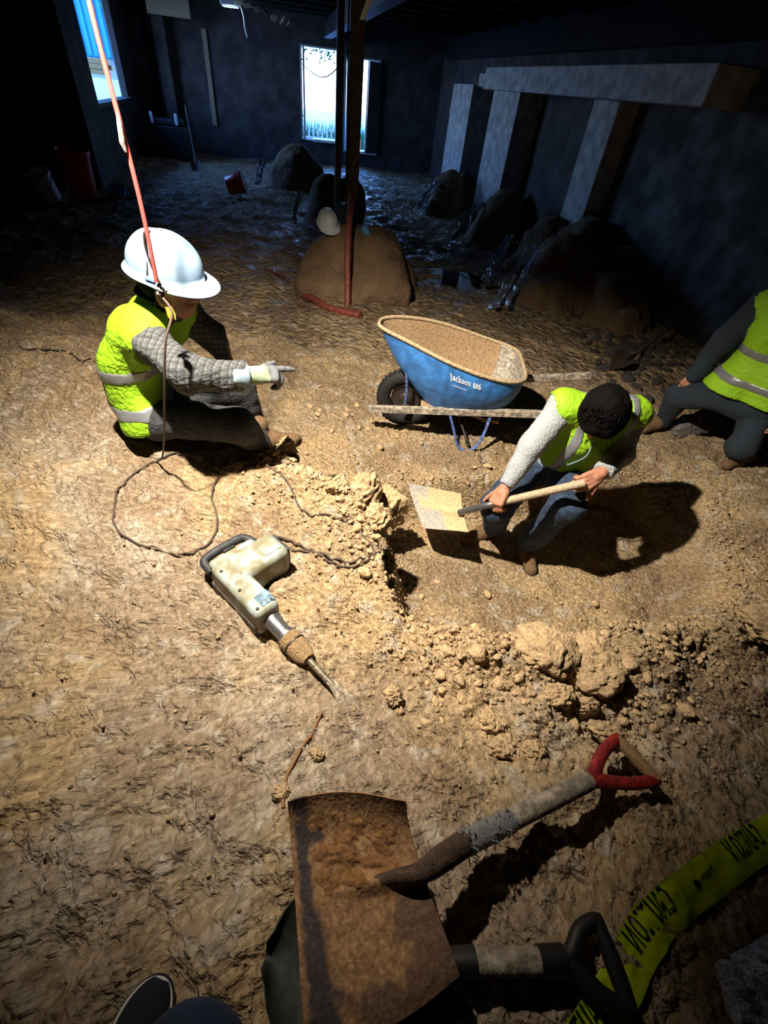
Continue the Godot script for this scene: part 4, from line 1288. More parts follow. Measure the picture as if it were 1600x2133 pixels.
func build_black_shovel() -> void:
	# beneath the scoop: a round shovel with a black grip
	var t := thing("round_shovel", "dark round shovel with black grip lying under the rusty scoop", "shovel")
	var c := Vector3(0.02, 0.165, -0.045)
	var b := MB.new()
	b.shell(24, 24, func(u: float, w: float) -> Vector3:
		var a := (u - 0.5) * 2.0
		var l := w
		var hw := 0.125 * pow(maxf(1.0 - pow(absf(clampf(l, 0.0, 1.0) * 2.0 - 0.95), 2.6), 0.02), 0.5)
		var x := 0.15 - 0.29 * l
		return Vector3(c.x + x, c.y + 0.0 - 0.03 * (1.0 - a * a) + 0.02 * l, c.z + a * hw - 0.01), 0.003)
	obj("blade", b, M.green_steel, t)
	obj("socket", tb([Vector3(0.1, 0.155, -0.055), Vector3(0.2, 0.172, -0.072), Vector3(0.285, 0.178, -0.083)], [0.012, 0.024, 0.0255], 14), M.black, t)
	obj("shaft", tb([Vector3(0.27, 0.177, -0.081), Vector3(0.35, 0.178, -0.089), Vector3(0.43, 0.178, -0.097)], 0.0225, 14), M.weathered, t)
	obj("collar", tb([Vector3(0.41, 0.178, -0.095), Vector3(0.46, 0.178, -0.1)], [0.0255, 0.027], 14), M.black, t)
	d_handle(t, Vector3(0.455, 0.178, -0.1), Vector3(0.545, 0.182, -0.165), Vector3(0.572, 0.178, -0.048), M.black, M.rubber, 0.0135)

func build_digger_shovel() -> void:
	var t := thing("square_shovel", "square-bladed shovel swung by the worker in the pit", "shovel")
	var b1 := Vector3(0.222, -0.30, -1.752)
	var b2 := Vector3(0.443, -0.235, -1.70)
	var b3 := Vector3(0.112, -0.183, -1.968)
	var b4 := Vector3(0.387, -0.122, -1.861)
	var f := func(u: float, w: float) -> Vector3:
		var p := b3.lerp(b1, w).lerp(b4.lerp(b2, w), u)
		return p + Vector3(0.1, 1.0, 0.25) * (0.02 * pow(absf(w * 2.0 - 1.0), 3.0) - 0.012 + 0.014 * exp(-pow((w - 0.5) / 0.08, 2.0)) * smoothstep(0.3, 0.9, u))
	var b := MB.new()
	b.shell(28, 28, f, 0.003, func(u: float, w: float) -> Color:
		var k := nz_b.get_noise_2d(u * 90.0 + 70.0, w * 90.0)
		return Color(0.62, 0.46, 0.26).lerp(Color(0.4, 0.39, 0.36), clampf((0.42 - u + k * 0.5) * 7.0, 0.0, 1.0)))
	obj("blade", b, M.soil_crust, t)
	var n0: Vector3 = f.call(0.9, 0.5)
	var g := Vector3(0.885, 0.176, -1.69)
	var a := Vector3(0.50, -0.055, -1.722)
	obj("socket", tb(smooth([n0, n0.lerp(a, 0.6), a, a.lerp(g, 0.16)]), 0.017, 12), M.steel, t)
	obj("shaft", tb([a.lerp(g, 0.1), a.lerp(g, 0.5), g], 0.0195, 12), M.wood, t)

func build_breaker() -> void:
	# demolition hammer lying on its side: u along the tool, v across towards the motor
	var u := Vector3(0.785, -0.02, 0.62).normalized()
	var vv := Vector3(0.62, 0, -0.785)
	var yy := vv.cross(u).normalized()
	if yy.y < 0.0: yy = -yy
	var o := Vector3(-0.622, ground(-0.5, -1.0) + 0.005, -1.03)
	var t := thing("demolition_hammer", "dusty grey electric demolition hammer lying beside the pit", "power tool", Transform3D(Basis(vv, yy, vv.cross(yy)), o))
	# in the thing's frame: x across to the motor, y up, z = -u or u
	var sg := signf(vv.cross(yy).dot(u))
	var P := func(a: float, b: float, h: float) -> Vector3: return Vector3(b, h, a * sg)   # a along, b across, h up
	var body := MB.new()
	body.rbox(Transform3D(Basis.IDENTITY, P.call(0.185, 0.046, 0.068)), Vector3(0.096, 0.125, 0.285), 0.022)
	obj("barrel_housing", body, M.tool_shell, t)
	var mot := MB.new()
	mot.rbox(Transform3D(Basis.IDENTITY, P.call(0.105, 0.155, 0.07)), Vector3(0.215, 0.135, 0.135), 0.03)
	obj("motor_housing", mot, M.tool_shell, t)
	obj("rear_plate", rb(Vector3(0.19, 0.1, 0.05), P.call(0.03, 0.105, 0.066), 0.018), M.tool_shell, t)
	obj("name_plate", rb(Vector3(0.07, 0.006, 0.07), P.call(0.105, 0.205, 0.137), 0.002), M.tool_shell, t)
	obj("switch_cover", rb(Vector3(0.06, 0.012, 0.05), P.call(0.07, 0.1, 0.122), 0.004), M.tool_grey, t)
	obj("vent_cap", rb(Vector3(0.016, 0.1, 0.1), P.call(0.105, 0.262, 0.07), 0.006), M.tool_grey, t)
	obj("blue_band", rb(Vector3(0.05, 0.004, 0.05), P.call(0.28, 0.062, 0.131), 0.001), M.faded_blue, t)
	obj("base_tray", rb(Vector3(0.09, 0.06, 0.27), P.call(0.18, 0.036, 0.028), 0.012), M.old_wood, t)
	for q in [[0.09, 0.02], [0.2, 0.02], [0.3, 0.02], [0.3, 0.075]]:
		var sc := MB.new()
		sc.lathe([Vector2(0, 0.005), Vector2(0.005, 0.005), Vector2(0.006, 0), Vector2(0.006, -0.01)], 10, Transform3D(Basis.IDENTITY, P.call(q[0], q[1], 0.128)))
		obj("screw", sc, M.dark_steel, t)
	# rear D-handle
	obj("handle", tb(smooth([P.call(0.03, 0.012, 0.075), P.call(-0.02, 0.014, 0.085), P.call(-0.028, 0.05, 0.095), P.call(-0.026, 0.12, 0.1), P.call(-0.022, 0.18, 0.096), P.call(0.02, 0.205, 0.085)]), 0.017, 12), M.tool_grey, t)
	obj("trigger", rb(Vector3(0.05, 0.014, 0.012), P.call(-0.008, 0.11, 0.096), 0.004), M.black, t)
	# nose: collar, sleeve, caked soil, chisel
	var ax := func(a: float) -> Vector3: return P.call(a, 0.05, 0.066 - 0.05 * (a - 0.32))
	var nose := MB.new()
	nose.tube([ax.call(0.31), ax.call(0.335), ax.call(0.34), ax.call(0.40), ax.call(0.405), ax.call(0.42)], [0.034, 0.034, 0.029, 0.028, 0.034, 0.034], 20)
	obj("nose_collar", nose, M.steel, t)
	obj("retainer_sleeve", tb([ax.call(0.415), ax.call(0.425), ax.call(0.47), ax.call(0.50), ax.call(0.52)], [0.036, 0.039, 0.038, 0.034, 0.022], 20), M.tool_dirt, t)
	var ring := tb([ax.call(0.447), ax.call(0.452)], 0.041, 20)
	obj("retainer_ring", ring, M.dark_steel, t)
	var cake := MB.new()
	cake.tint = Color(0.62, 0.45, 0.26)
	cake.blob(ax.call(0.505) + Vector3(0.01, -0.006, 0), Vector3(0.033, 0.026, 0.03), 9.0, nz_c, 0.3, 14, 18, 0.5)
	obj("caked_soil", cake, M.clod, t)
	obj("chisel_shank", tb([ax.call(0.50), ax.call(0.56), ax.call(0.64)], [0.0125, 0.012, 0.012], 6), M.chisel, t)
	var ch := MB.new()
	ch.shell(8, 20, func(q: float, w: float) -> Vector3:
		var wd := lerpf(0.012, 0.024, smoothstep(0.0, 0.4, w)) * (1.0 - 0.25 * smoothstep(0.85, 1.0, w))
		var c0: Vector3 = ax.call(0.62 + 0.19 * w)
		return c0 + Vector3((q - 0.5) * 2.0 * wd, 0.010 - 0.018 * w * w * w - 0.004 * w, 0.02 * w * w * (q - 0.5)), 0.011)
	obj("chisel_blade", ch, M.chisel, t)

func build_wheelbarrow() -> void:
	var t := thing("wheelbarrow", "dirty blue steel wheelbarrow with wooden handles behind the pit", "wheelbarrow", Transform3D(Basis(Vector3.UP, -0.02), Vector3(0.05, -0.3, -2.78)))
	# x from the wheel to the handles, z towards the camera
	var rim := func(a: float) -> Vector3:
		var cx := cos(a)
		var x := 0.235 + 0.455 * signf(cx) * pow(absf(cx), 0.85 if cx < 0.0 else 0.5)
		var w := 0.30 - 0.11 * smoothstep(0.35, -0.22, x)
		var sq := 0.4 if cx > 0.0 else 0.85
		return Vector3(x, 0.665 - 0.14 * smoothstep(-0.22, 0.69, x), signf(sin(a)) * pow(absf(sin(a)), sq) * w)
	var bot := func(a: float) -> Vector3:
		var cx := cos(a)
		return Vector3(0.36 + 0.235 * signf(cx) * pow(absf(cx), 0.7), 0.225 - 0.0 * cx, signf(sin(a)) * pow(absf(sin(a)), 0.7) * 0.175)
	var wall := func(a: float, w: float, off: float) -> Vector3:
		var p: Vector3 = (bot.call(a) as Vector3).lerp(rim.call(a), w)
		var c := Vector3(0.33, p.y, 0)
		var bulge := 0.035 * sin(clampf(w, 0.0, 1.0) * PI)
		return p + (p - c).normalized() * (bulge - off)
	var m := MB.new()
	m.grid(72, 14, func(u: float, w: float) -> Vector3: return wall.call(-u * TAU, w, 0.0))
	var fl := []
	for k in 72: fl.append(wall.call(TAU * k / 72.0, 0.0, 0.0))
	m.flat(fl, Vector3.DOWN)
	obj("tray", m, M.blue_paint, t)
	var q := MB.new()
	q.grid(72, 14, func(u: float, w: float) -> Vector3: return wall.call(u * TAU, w, 0.005))
	var fi := []
	for k in 72: fi.append((wall.call(TAU * k / 72.0, 0.0, 0.005) as Vector3) + Vector3(0, 0.004, 0))
	q.flat(fi, Vector3.UP)
	obj("tray_lining", q, M.dusty_tray, t)
	var e := []
	for k in 97: e.append(rim.call(TAU * k / 96.0))
	var lip := MB.new()
	lip.tube(e, 0.0115, 10, false)
	obj("rolled_rim", lip, M.rim_dust, t)
	var sc := MB.new()
	sc.shell(16, 16, func(u: float, w: float) -> Vector3:
		var a := (u - 0.5) * 1.9
		var p: Vector3 = wall.call(a, 0.25 + 0.74 * w, 0.008)
		return p + Vector3(-0.004 * nz_b.get_noise_2d(u * 200.0, w * 200.0) - 0.002, 0, 0), 0.002)
	obj("dried_mortar", sc, M.mortar, t)
	var so := MB.new()
	so.shell(18, 14, func(u: float, w: float) -> Vector3:
		var x := 0.1 + 0.5 * u
		var z := (w - 0.5) * 0.38
		return Vector3(x, 0.235 + 0.05 * sin(u * PI) * sin(w * PI) + 0.025 * nz_b.get_noise_2d(u * 200.0, w * 160.0), z), 0.02)
	obj("soil_residue", so, M.dusty_tray, t)
	# wooden handles
	for s in [-1.0, 1.0]:
		var a := Vector3(-0.235, 0.165, 0.155 * s)
		var b := Vector3(1.22, 0.40, 0.27 * s)
		var hm := MB.new()
		hm.rbox(Transform3D(along(a, b), (a + b) * 0.5), Vector3(0.032, a.distance_to(b), 0.045), 0.005)
		obj("handle", hm, M.weathered, t)
		# leg: bent bar from the handle to the skid
		var h0 := a.lerp(b, 0.36)
		var h1 := a.lerp(b, 0.53)
		obj("leg", tb(smooth([h0 + Vector3(0, -0.015, 0), Vector3(0.34, 0.12, 0.235 * s), Vector3(0.39, 0.02, 0.24 * s), Vector3(0.47, 0.015, 0.24 * s), Vector3(0.52, 0.12, 0.235 * s), h1 + Vector3(0, -0.015, 0)], 5), 0.011, 8, 0.5), M.blue_leg, t)
		obj("leg_brace", tb([Vector3(0.45, 0.04, 0.235 * s), Vector3(0.34, 0.2, 0.1 * s)], 0.008, 6), M.dark_steel, t)
		obj("front_brace", tb([Vector3(0.0, 0.19, 0.1 * s), Vector3(0.0, 0.3, 0.11 * s), Vector3(-0.02, 0.46, 0.13 * s)], 0.009, 6), M.blue_leg, t)
		obj("axle_bracket", rb(Vector3(0.05, 0.06, 0.012), Vector3(0.0, 0.178, 0.105 * s), 0.004), M.dark_steel, t)
	obj("cross_brace", tb([Vector3(0.43, 0.06, -0.235), Vector3(0.43, 0.06, 0.235)], 0.009, 8), M.dark_steel, t)
	# wheel
	var W := Transform3D(Basis(Vector3.RIGHT, PI / 2), Vector3(0, 0.195, 0))
	var ty := MB.new()
	var pr := []
	for k in 17:
		var a := TAU * k / 16.0
		pr.append(Vector2(0.15 + 0.045 * cos(a), 0.045 * sin(a)))
	ty.lathe(pr, 40, W)
	var tyre := obj("tyre", ty, M.rubber, t)
	for k in 36:
		var lug := MB.new()
		var an := TAU * k / 36.0
		lug.rbox(W * Transform3D(Basis(Vector3.UP, -an), Vector3(cos(an) * 0.193, 0, sin(an) * 0.193)), Vector3(0.01, 0.05, 0.014), 0.003)
		obj("tread_lug", lug, M.rubber, tyre)
	var hub := MB.new()
	hub.lathe([Vector2(0, -0.03), Vector2(0.03, -0.03), Vector2(0.032, -0.02), Vector2(0.05, -0.012), Vector2(0.09, -0.012), Vector2(0.1, -0.026), Vector2(0.1, 0.026), Vector2(0.09, 0.012), Vector2(0.05, 0.012), Vector2(0.032, 0.02), Vector2(0.03, 0.03), Vector2(0, 0.03)], 28, W)
	obj("wheel_rim", hub, M.dark_steel, t)
	obj("axle", tb([Vector3(0, 0.195, -0.12), Vector3(0, 0.195, 0.12)], 0.009, 10), M.steel, t)
	# the maker's name in white on the near side
	var side := func(x: float, y: float) -> Vector3:
		# x along the side (metres), y up the wall
		var xs := x / 0.455
		var ex := 0.5 if xs > 0.0 else 0.85
		var an := acos(clampf(signf(xs) * pow(absf(xs), 1.0 / ex), -1.0, 1.0))
		return wall.call(an, 0.62 + y / 0.42, -0.0025)
	var FS := SystemFont.new()
	FS.font_names = PackedStringArray(["Droid Serif"])
	FS.font_weight = 700
	FS.font_italic = true
	obj("maker_name", lettering("Jackson", FS, 0.052, func(p: Vector3) -> Vector3: return side.call(p.x * 0.66 - 0.02, p.y * 1.15 + 0.035)), M.white_ink, t)
	var FB := SystemFont.new()
	FB.font_names = PackedStringArray(["Droid Sans"])
	FB.font_weight = 700
	obj("model_mark", lettering("M6", FB, 0.056, func(p: Vector3) -> Vector3: return side.call(p.x * 0.64 + 0.125, p.y * 1.1 + 0.028)), M.white_ink, t)
	obj("small_print", lettering("CONTRACTOR", FB, 0.014, func(p: Vector3) -> Vector3: return side.call(p.x * 1.05 - 0.01, p.y + 0.002)), M.white_ink, t)

func lettering(text: String, font: Font, size: float, place: Callable) -> MB:
	# flat letters laid onto a surface; place() maps metres on the sheet to the surface
	var tm := TextMesh.new()
	tm.text = text
	tm.font = font
	tm.font_size = 64
	tm.pixel_size = size / 64.0
	tm.depth = 0.0
	tm.horizontal_alignment = HORIZONTAL_ALIGNMENT_LEFT
	tm.vertical_alignment = VERTICAL_ALIGNMENT_BOTTOM
	tm.curve_step = 2.0
	var ar := tm.get_mesh_arrays()
	var m := MB.new()
	var vs: PackedVector3Array = ar[Mesh.ARRAY_VERTEX]
	var ix: PackedInt32Array = ar[Mesh.ARRAY_INDEX]
	for p in vs:
		var q: Vector3 = place.call(p)
		var e1: Vector3 = place.call(p + Vector3(0.001, 0, 0))
		var e2: Vector3 = place.call(p + Vector3(0, 0.001, 0))
		m.put(q, (e1 - q).cross(e2 - q).normalized())
	m.i = ix.duplicate()
	return m

func build_tape() -> void:
	var g := func(x: float, z: float, o := 0.0) -> Vector3: return Vector3(x, ground(x, z, false) + 0.012 + o, z)
	var line := smooth([g.call(1.32, -0.47, 0.03), g.call(1.2, -0.44, 0.03), g.call(1.085, -0.39, 0.02), g.call(0.93, -0.318, 0.02), g.call(0.79, -0.243, 0.03), g.call(0.70, -0.19, 0.02), g.call(0.64, -0.142, 0.01), g.call(0.595, -0.09, 0.0), g.call(0.55, -0.045, 0.0), g.call(0.50, 0.0, 0.01), g.call(0.44, 0.06, 0.01), g.call(0.36, 0.14, 0.01)], 12)
	var len := [0.0]
	for k in range(1, line.size()): len.append(len[-1] + (line[k] as Vector3).distance_to(line[k - 1]))
	var total: float = len[-1]
	var on := func(s: float, w: float) -> Vector3:
		# s metres along, w metres across (positive = far side)
		var k := 0
		while k < line.size() - 2 and len[k + 1] < s: k += 1
		var f: float = (s - len[k]) / (len[k + 1] - len[k])
		var p: Vector3 = (line[k] as Vector3).lerp(line[k + 1], f)
		var d: Vector3 = ((line[mini(k + 2, line.size() - 1)] as Vector3) - line[maxi(k - 1, 0)]).normalized()
		var side := Vector3.UP.cross(d).normalized()
		if side.z > 0.0: side = -side
		var wig := 0.012 * nz_e.get_noise_2d(s * 160.0, w * 220.0) * (1.0 + 1.6 * smoothstep(0.12, 0.0, absf(s - 0.66)))
		return p + side * w + Vector3.UP * (wig + 0.25 * w * smoothstep(0.15, 0.0, absf(s - 0.62)))
	var t := thing("caution_tape", "yellow caution tape on the dirt, printed letters showing mirrored", "tape")
	var m := MB.new()
	m.shell(150, 8, func(u: float, w: float) -> Vector3: return on.call(clampf(u, 0.0, 1.0) * total, (w - 0.5) * 0.078), 0.0004)
	obj("strip", m, M.tape, t)
	var F := SystemFont.new()
	F.font_names = PackedStringArray(["Droid Sans"])
	F.font_weight = 600
	for s0 in [0.27, 0.635, 0.9]:
		obj("caution_print", lettering("CAUTION", F, 0.066, func(p: Vector3) -> Vector3: return (on.call(s0 + p.x * 0.5, p.y - 0.027) as Vector3) + Vector3(0, 0.0012, 0)), M.black_ink, t)
	for s0 in [0.49]:
		obj("maker_print", lettering("Presco", F, 0.018, func(p: Vector3) -> Vector3: return (on.call(s0 + p.x * 0.85, p.y - 0.004) as Vector3) + Vector3(0, 0.0012, 0)), M.black_ink, t)
		var em := MB.new()
		var pts := []
		for k in 14: pts.append((on.call(s0 + 0.066 + cos(TAU * k / 14.0) * 0.008, 0.003 + sin(TAU * k / 14.0) * 0.008) as Vector3) + Vector3(0, 0.0014, 0))
		em.flat(pts, Vector3.UP)
		obj("maker_emblem", em, M.black_ink, t)

func build_cords() -> void:
	var lay := func(pts: Array, off: float) -> Array:
		var out := []
		for p in smooth(pts, 6): out.append(Vector3(p.x, ground(p.x, p.z) + off, p.z))
		return out
	var V := func(x: float, z: float) -> Vector3: return Vector3(x, 0, z)
	# red cord from the ceiling down to the plug
	var plug := Vector3(-0.815, 0.845, -1.52)
	var red := thing("extension_cord", "red extension cord hanging from the ceiling in front of the seated worker", "cord")
	var up := []
	for k in 30:
		var y := plug.y + 0.03 + k * 0.058
		up.append(Vector3(plug.x + 0.006 * sin(k * 0.5) - 0.002 * k * 0.4, minf(y, 2.5), plug.z + 0.006 * cos(k * 0.4)))
	obj("cable", tb(up, 0.0065, 8), M.cord_red, red)
	obj("strand", tb(smooth([plug + Vector3(0.012, 0.02, 0.004), plug + Vector3(0.0, 0.06, 0.008), plug + Vector3(-0.008, 0.13, 0.012), plug + Vector3(-0.006, 0.17, 0.002), plug + Vector3(-0.018, 0.1, -0.01)]), 0.003, 6), M.cord_black, red)
	obj("splice", tb([plug + Vector3(-0.005, 0.36, 0.004), plug + Vector3(-0.006, 0.38, 0.008), plug + Vector3(-0.003, 0.42, 0.006), plug + Vector3(-0.004, 0.44, 0.003)], [0.004, 0.008, 0.007, 0.004], 8), M.knot, red)
	var kn := MB.new()
	rng.seed = 12
	for k in 5:
		kn.blob(plug + Vector3(rng.randf_range(-0.01, 0.016), rng.randf_range(-0.02, 0.03), rng.randf_range(-0.01, 0.012)), Vector3(0.014, 0.012, 0.012), 30.0 + k, nz_c, 0.3, 8, 10, 0.5)
	obj("knot", kn, M.knot, red)
	obj("plug", tb([plug + Vector3(0.02, -0.045, 0.005), plug + Vector3(0.026, -0.07, 0.008), plug + Vector3(0.03, -0.085, 0.01)], [0.011, 0.014, 0.009], 10), M.plug_yellow, red)
	# black cord from the plug down to the ground, looping to the hammer
	var blk := thing("tool_cord", "dark power cord looping over the dirt from plug to demolition hammer", "cord")
	var down := smooth([plug + Vector3(0.005, -0.02, 0.0), plug + Vector3(0.035, -0.06, 0.02), Vector3(-0.80, 0.70, -1.45), Vector3(-0.845, 0.5, -1.44), Vector3(-0.92, 0.3, -1.5), Vector3(-1.0, 0.12, -1.57), Vector3(-1.07, ground(-1.07, -1.63) + 0.01, -1.63)], 6)
	var loop: Array = lay.call([V.call(-1.08, -1.642), V.call(-1.169, -1.481), V.call(-1.116, -1.301), V.call(-1.037, -1.202), V.call(-0.913, -1.144), V.call(-0.772, -1.125), V.call(-0.708, -1.154), V.call(-0.677, -1.225), V.call(-0.698, -1.349), V.call(-0.775, -1.492), V.call(-0.775, -1.65), V.call(-0.67, -1.756), V.call(-0.553, -1.714), V.call(-0.424, -1.56), V.call(-0.337, -1.462), V.call(-0.206, -1.445), V.call(-0.13, -1.44), V.call(-0.07, -1.36), V.call(-0.01, -1.29)], 0.008)
	var tail: Array = lay.call([V.call(-0.01, -1.29), V.call(-0.073, -1.218), V.call(-0.148, -1.205), V.call(-0.27, -1.237), V.call(-0.362, -1.285), V.call(-0.44, -1.27)], 0.012)
	obj("cable", tb(down + loop.slice(1), 0.0044, 8), M.cord_brown, blk)
	obj("cable", tb(tail, 0.005, 8), M.cord_brown, blk)
	var o: Array = lay.call([V.call(-1.08, -1.642), V.call(-1.02, -1.69), V.call(-0.97, -1.74), V.call(-0.94, -1.80)], 0.007)
	obj("cable", tb(o, 0.005, 8), M.cord_black, blk)
	var o2: Array = lay.call([V.call(-0.36, -1.25), V.call(-0.27, -1.225), V.call(-0.17, -1.19), V.call(-0.08, -1.19), V.call(-0.02, -1.25), V.call(0.0, -1.31)], 0.01)
	tag(obj("twisted_wire", tb(o2, 0.0045, 7), M.cord_brown), "brown wire twisted along the hammer's cord at the pit edge", "wire")
	var thin: Array = lay.call([V.call(-2.396, -2.613), V.call(-2.125, -2.566), V.call(-1.765, -2.48), V.call(-1.45, -2.4)], 0.006)
	tag(obj("ground_wire", tb(thin, 0.005, 6), M.cord_black), "thin dark wire on the dirt behind the seated worker", "wire")
	var root: Array = lay.call([V.call(-0.15, -0.31), V.call(-0.165, -0.37), V.call(-0.15, -0.44), V.call(-0.11, -0.585)], 0.002)
	tag(obj("buried_cable", tb(root, 0.005, 6), M.clay_wire), "soil-coloured wire half buried in the dirt above the scoop", "wire")

func build_near_bits() -> void:
	# photographer's shoe and trouser leg at the bottom edge
	var p := thing("person", "person at the bottom edge in dark canvas sneaker and blue jeans", "person")
	var toe := Vector3(-0.305, ground(-0.3, 0.0) + 0.0, -0.012)
	var dirv := Vector3(-0.2, 0, 0.98).normalized()
	var sd := Vector3(0.98, 0, 0.2)
	var out := func(w: float, a: float) -> Vector3:
		# outline of the sole: w toe to heel
		var l := 0.285 * w
		var hw := 0.048 * (sqrt(maxf(1.0 - pow(1.0 - clampf(w, 0.0, 0.25) / 0.25, 2.0), 0.0)) if w < 0.25 else sqrt(maxf(1.0 - pow((maxf(w, 0.85) - 0.85) / 0.15, 2.0), 0.0))) * (1.0 - 0.2 * smoothstep(0.35, 0.6, w) + 0.05 * smoothstep(0.7, 0.9, w))
		return toe + dirv * l + sd * hw * a
	var sole := MB.new()
	var ring := []
	for k in 41: ring.append(out.call(0.5 - 0.5 * cos(PI * k / 40.0), 1.0))
	for k in range(39, 0, -1): ring.append(out.call(0.5 - 0.5 * cos(PI * k / 40.0), -1.0))
	var so := MB.new()
	so.flat(ring, Vector3.DOWN)
	for k in ring.size():
		var a: Vector3 = ring[k]
		var b: Vector3 = ring[(k + 1) % ring.size()]
		so.flat([a, b, b + Vector3.UP * 0.03, a + Vector3.UP * 0.03], (a + b) * 0.5 - (toe + dirv * 0.14))
	var up2 := []
	for q in ring: up2.append(q + Vector3.UP * 0.03)
	so.flat(up2, Vector3.UP)
	obj("sole", so, M.foxing, p)
	var stripe := []
	for q in ring: stripe.append(q + Vector3.UP * 0.022 + (q - (toe + dirv * 0.14)).normalized() * 0.002)
	stripe.append(stripe[0])
	obj("sole_stripe", tb(stripe, 0.002, 6), M.canvas, p)
	var upper := MB.new()
	upper.grid(24, 30, func(u: float, w: float) -> Vector3:
		# a low vault over the sole, from toe to instep
		var q := 0.012 + 0.8 * pow(clampf(w, 0.0, 1.0), 2.0)
		var a := (clampf(u, 0.0, 1.0) - 0.5) * 2.0
		return (out.call(q, a * 0.9) as Vector3) + Vector3.UP * (0.03 + (0.022 + 0.06 * smoothstep(0.15, 0.8, q)) * pow(maxf(1.0 - a * a, 0.0), 0.5)))
	obj("sneaker_upper", upper, M.canvas, p)
	var body := MB.new()
	sdf_mesh(body, [[toe + dirv * 0.21 + Vector3.UP * 0.1, Vector3(-0.15, 0.48, 0.09), 0.035, 0.045], [Vector3(-0.15, 0.48, 0.09), Vector3(-0.13, 0.8, 0.3), 0.05, 0.06], [toe + dirv * 0.09 + Vector3.UP * 0.035, toe + dirv * 0.22 + Vector3.UP * 0.05, 0.022, 0.028]], 0.012, 0.03)
	obj("body", body, M.skin, p)
	var leg := MB.new()
	sdf_mesh(leg, [[toe + dirv * 0.2 + Vector3(0.045, 0.15, -0.0), Vector3(-0.15, 0.48, 0.082), 0.056, 0.06], [Vector3(-0.15, 0.48, 0.082), Vector3(-0.13, 0.8, 0.3), 0.078, 0.09]], 0.01, 0.03, 0.0, null, 0.012, 0.5)
	obj("jeans_leg", leg, M.denim, p)
	# pale sack in the bottom right corner
	var s := MB.new()
	s.shell(26, 26, func(u: float, w: float) -> Vector3:
		var x := 0.80 + 0.36 * u
		var z := -0.13 + 0.34 * w - 0.14 * u
		var e := clampf(minf(minf(u, 1.0 - u), minf(w, 1.0 - w)) * 5.0, 0.0, 1.0)
		return Vector3(x, ground(x, z, false) + 0.01 + 0.075 * pow(e, 0.5) + 0.02 * nz_e.get_noise_2d(u * 260.0, w * 260.0), z), 0.01)
	tag(obj("paper_sack", s, M.paper), "crumpled pale sack at the bottom right corner", "sack")

# ------------------------------------------------------------------ people
func shoe_bones(heel: Vector3, toe: Vector3, s := 1.0) -> Array:
	var d := (toe - heel).normalized()
	var u := Vector3.UP
	return [[heel + u * 0.035 * s, heel + d * 0.08 * s + u * 0.05 * s, 0.038 * s, 0.042 * s], [heel + d * 0.08 * s + u * 0.045 * s, heel + d * 0.2 * s + u * 0.032 * s, 0.042 * s, 0.036 * s], [heel + d * 0.02 * s + u * 0.06 * s, heel + d * 0.02 * s + u * 0.14 * s, 0.042 * s, 0.046 * s]]

func vest_clip(armN0: Vector3, armN1: Vector3, armF0: Vector3, armF1: Vector3, r: float, neck: Vector3, nr: float, front0: Vector3, front1: Vector3, fr: float, hem: Plane) -> Callable:
	# what is cut away from the vest: arm holes, neck hole, open front, everything below the hem
	return func(p: Vector3) -> float:
		var d := -1e9
		for a in [[armN0, armN1], [armF0, armF1]]:
			var ab: Vector3 = a[1] - a[0]
			var t := clampf((p - a[0]).dot(ab) / ab.length_squared(), 0.0, 1.0)
			d = maxf(d, r - (p - a[0] - ab * t).length())
		d = maxf(d, nr - p.distance_to(neck))
		if fr > 0.0:
			var fb := front1 - front0
			var t2 := clampf((p - front0).dot(fb) / fb.length_squared(), 0.0, 1.0)
			d = maxf(d, fr - (p - front0 - fb * t2).length())
		return maxf(d, -hem.distance_to(p))

func band(o: Vector3, axis: Vector3, lo: float, hi: float, more: Callable) -> Callable:
	return func(p: Vector3) -> float:
		var h := (p - o).dot(axis)
		return maxf(maxf(lo - h, h - hi), more.call(p))

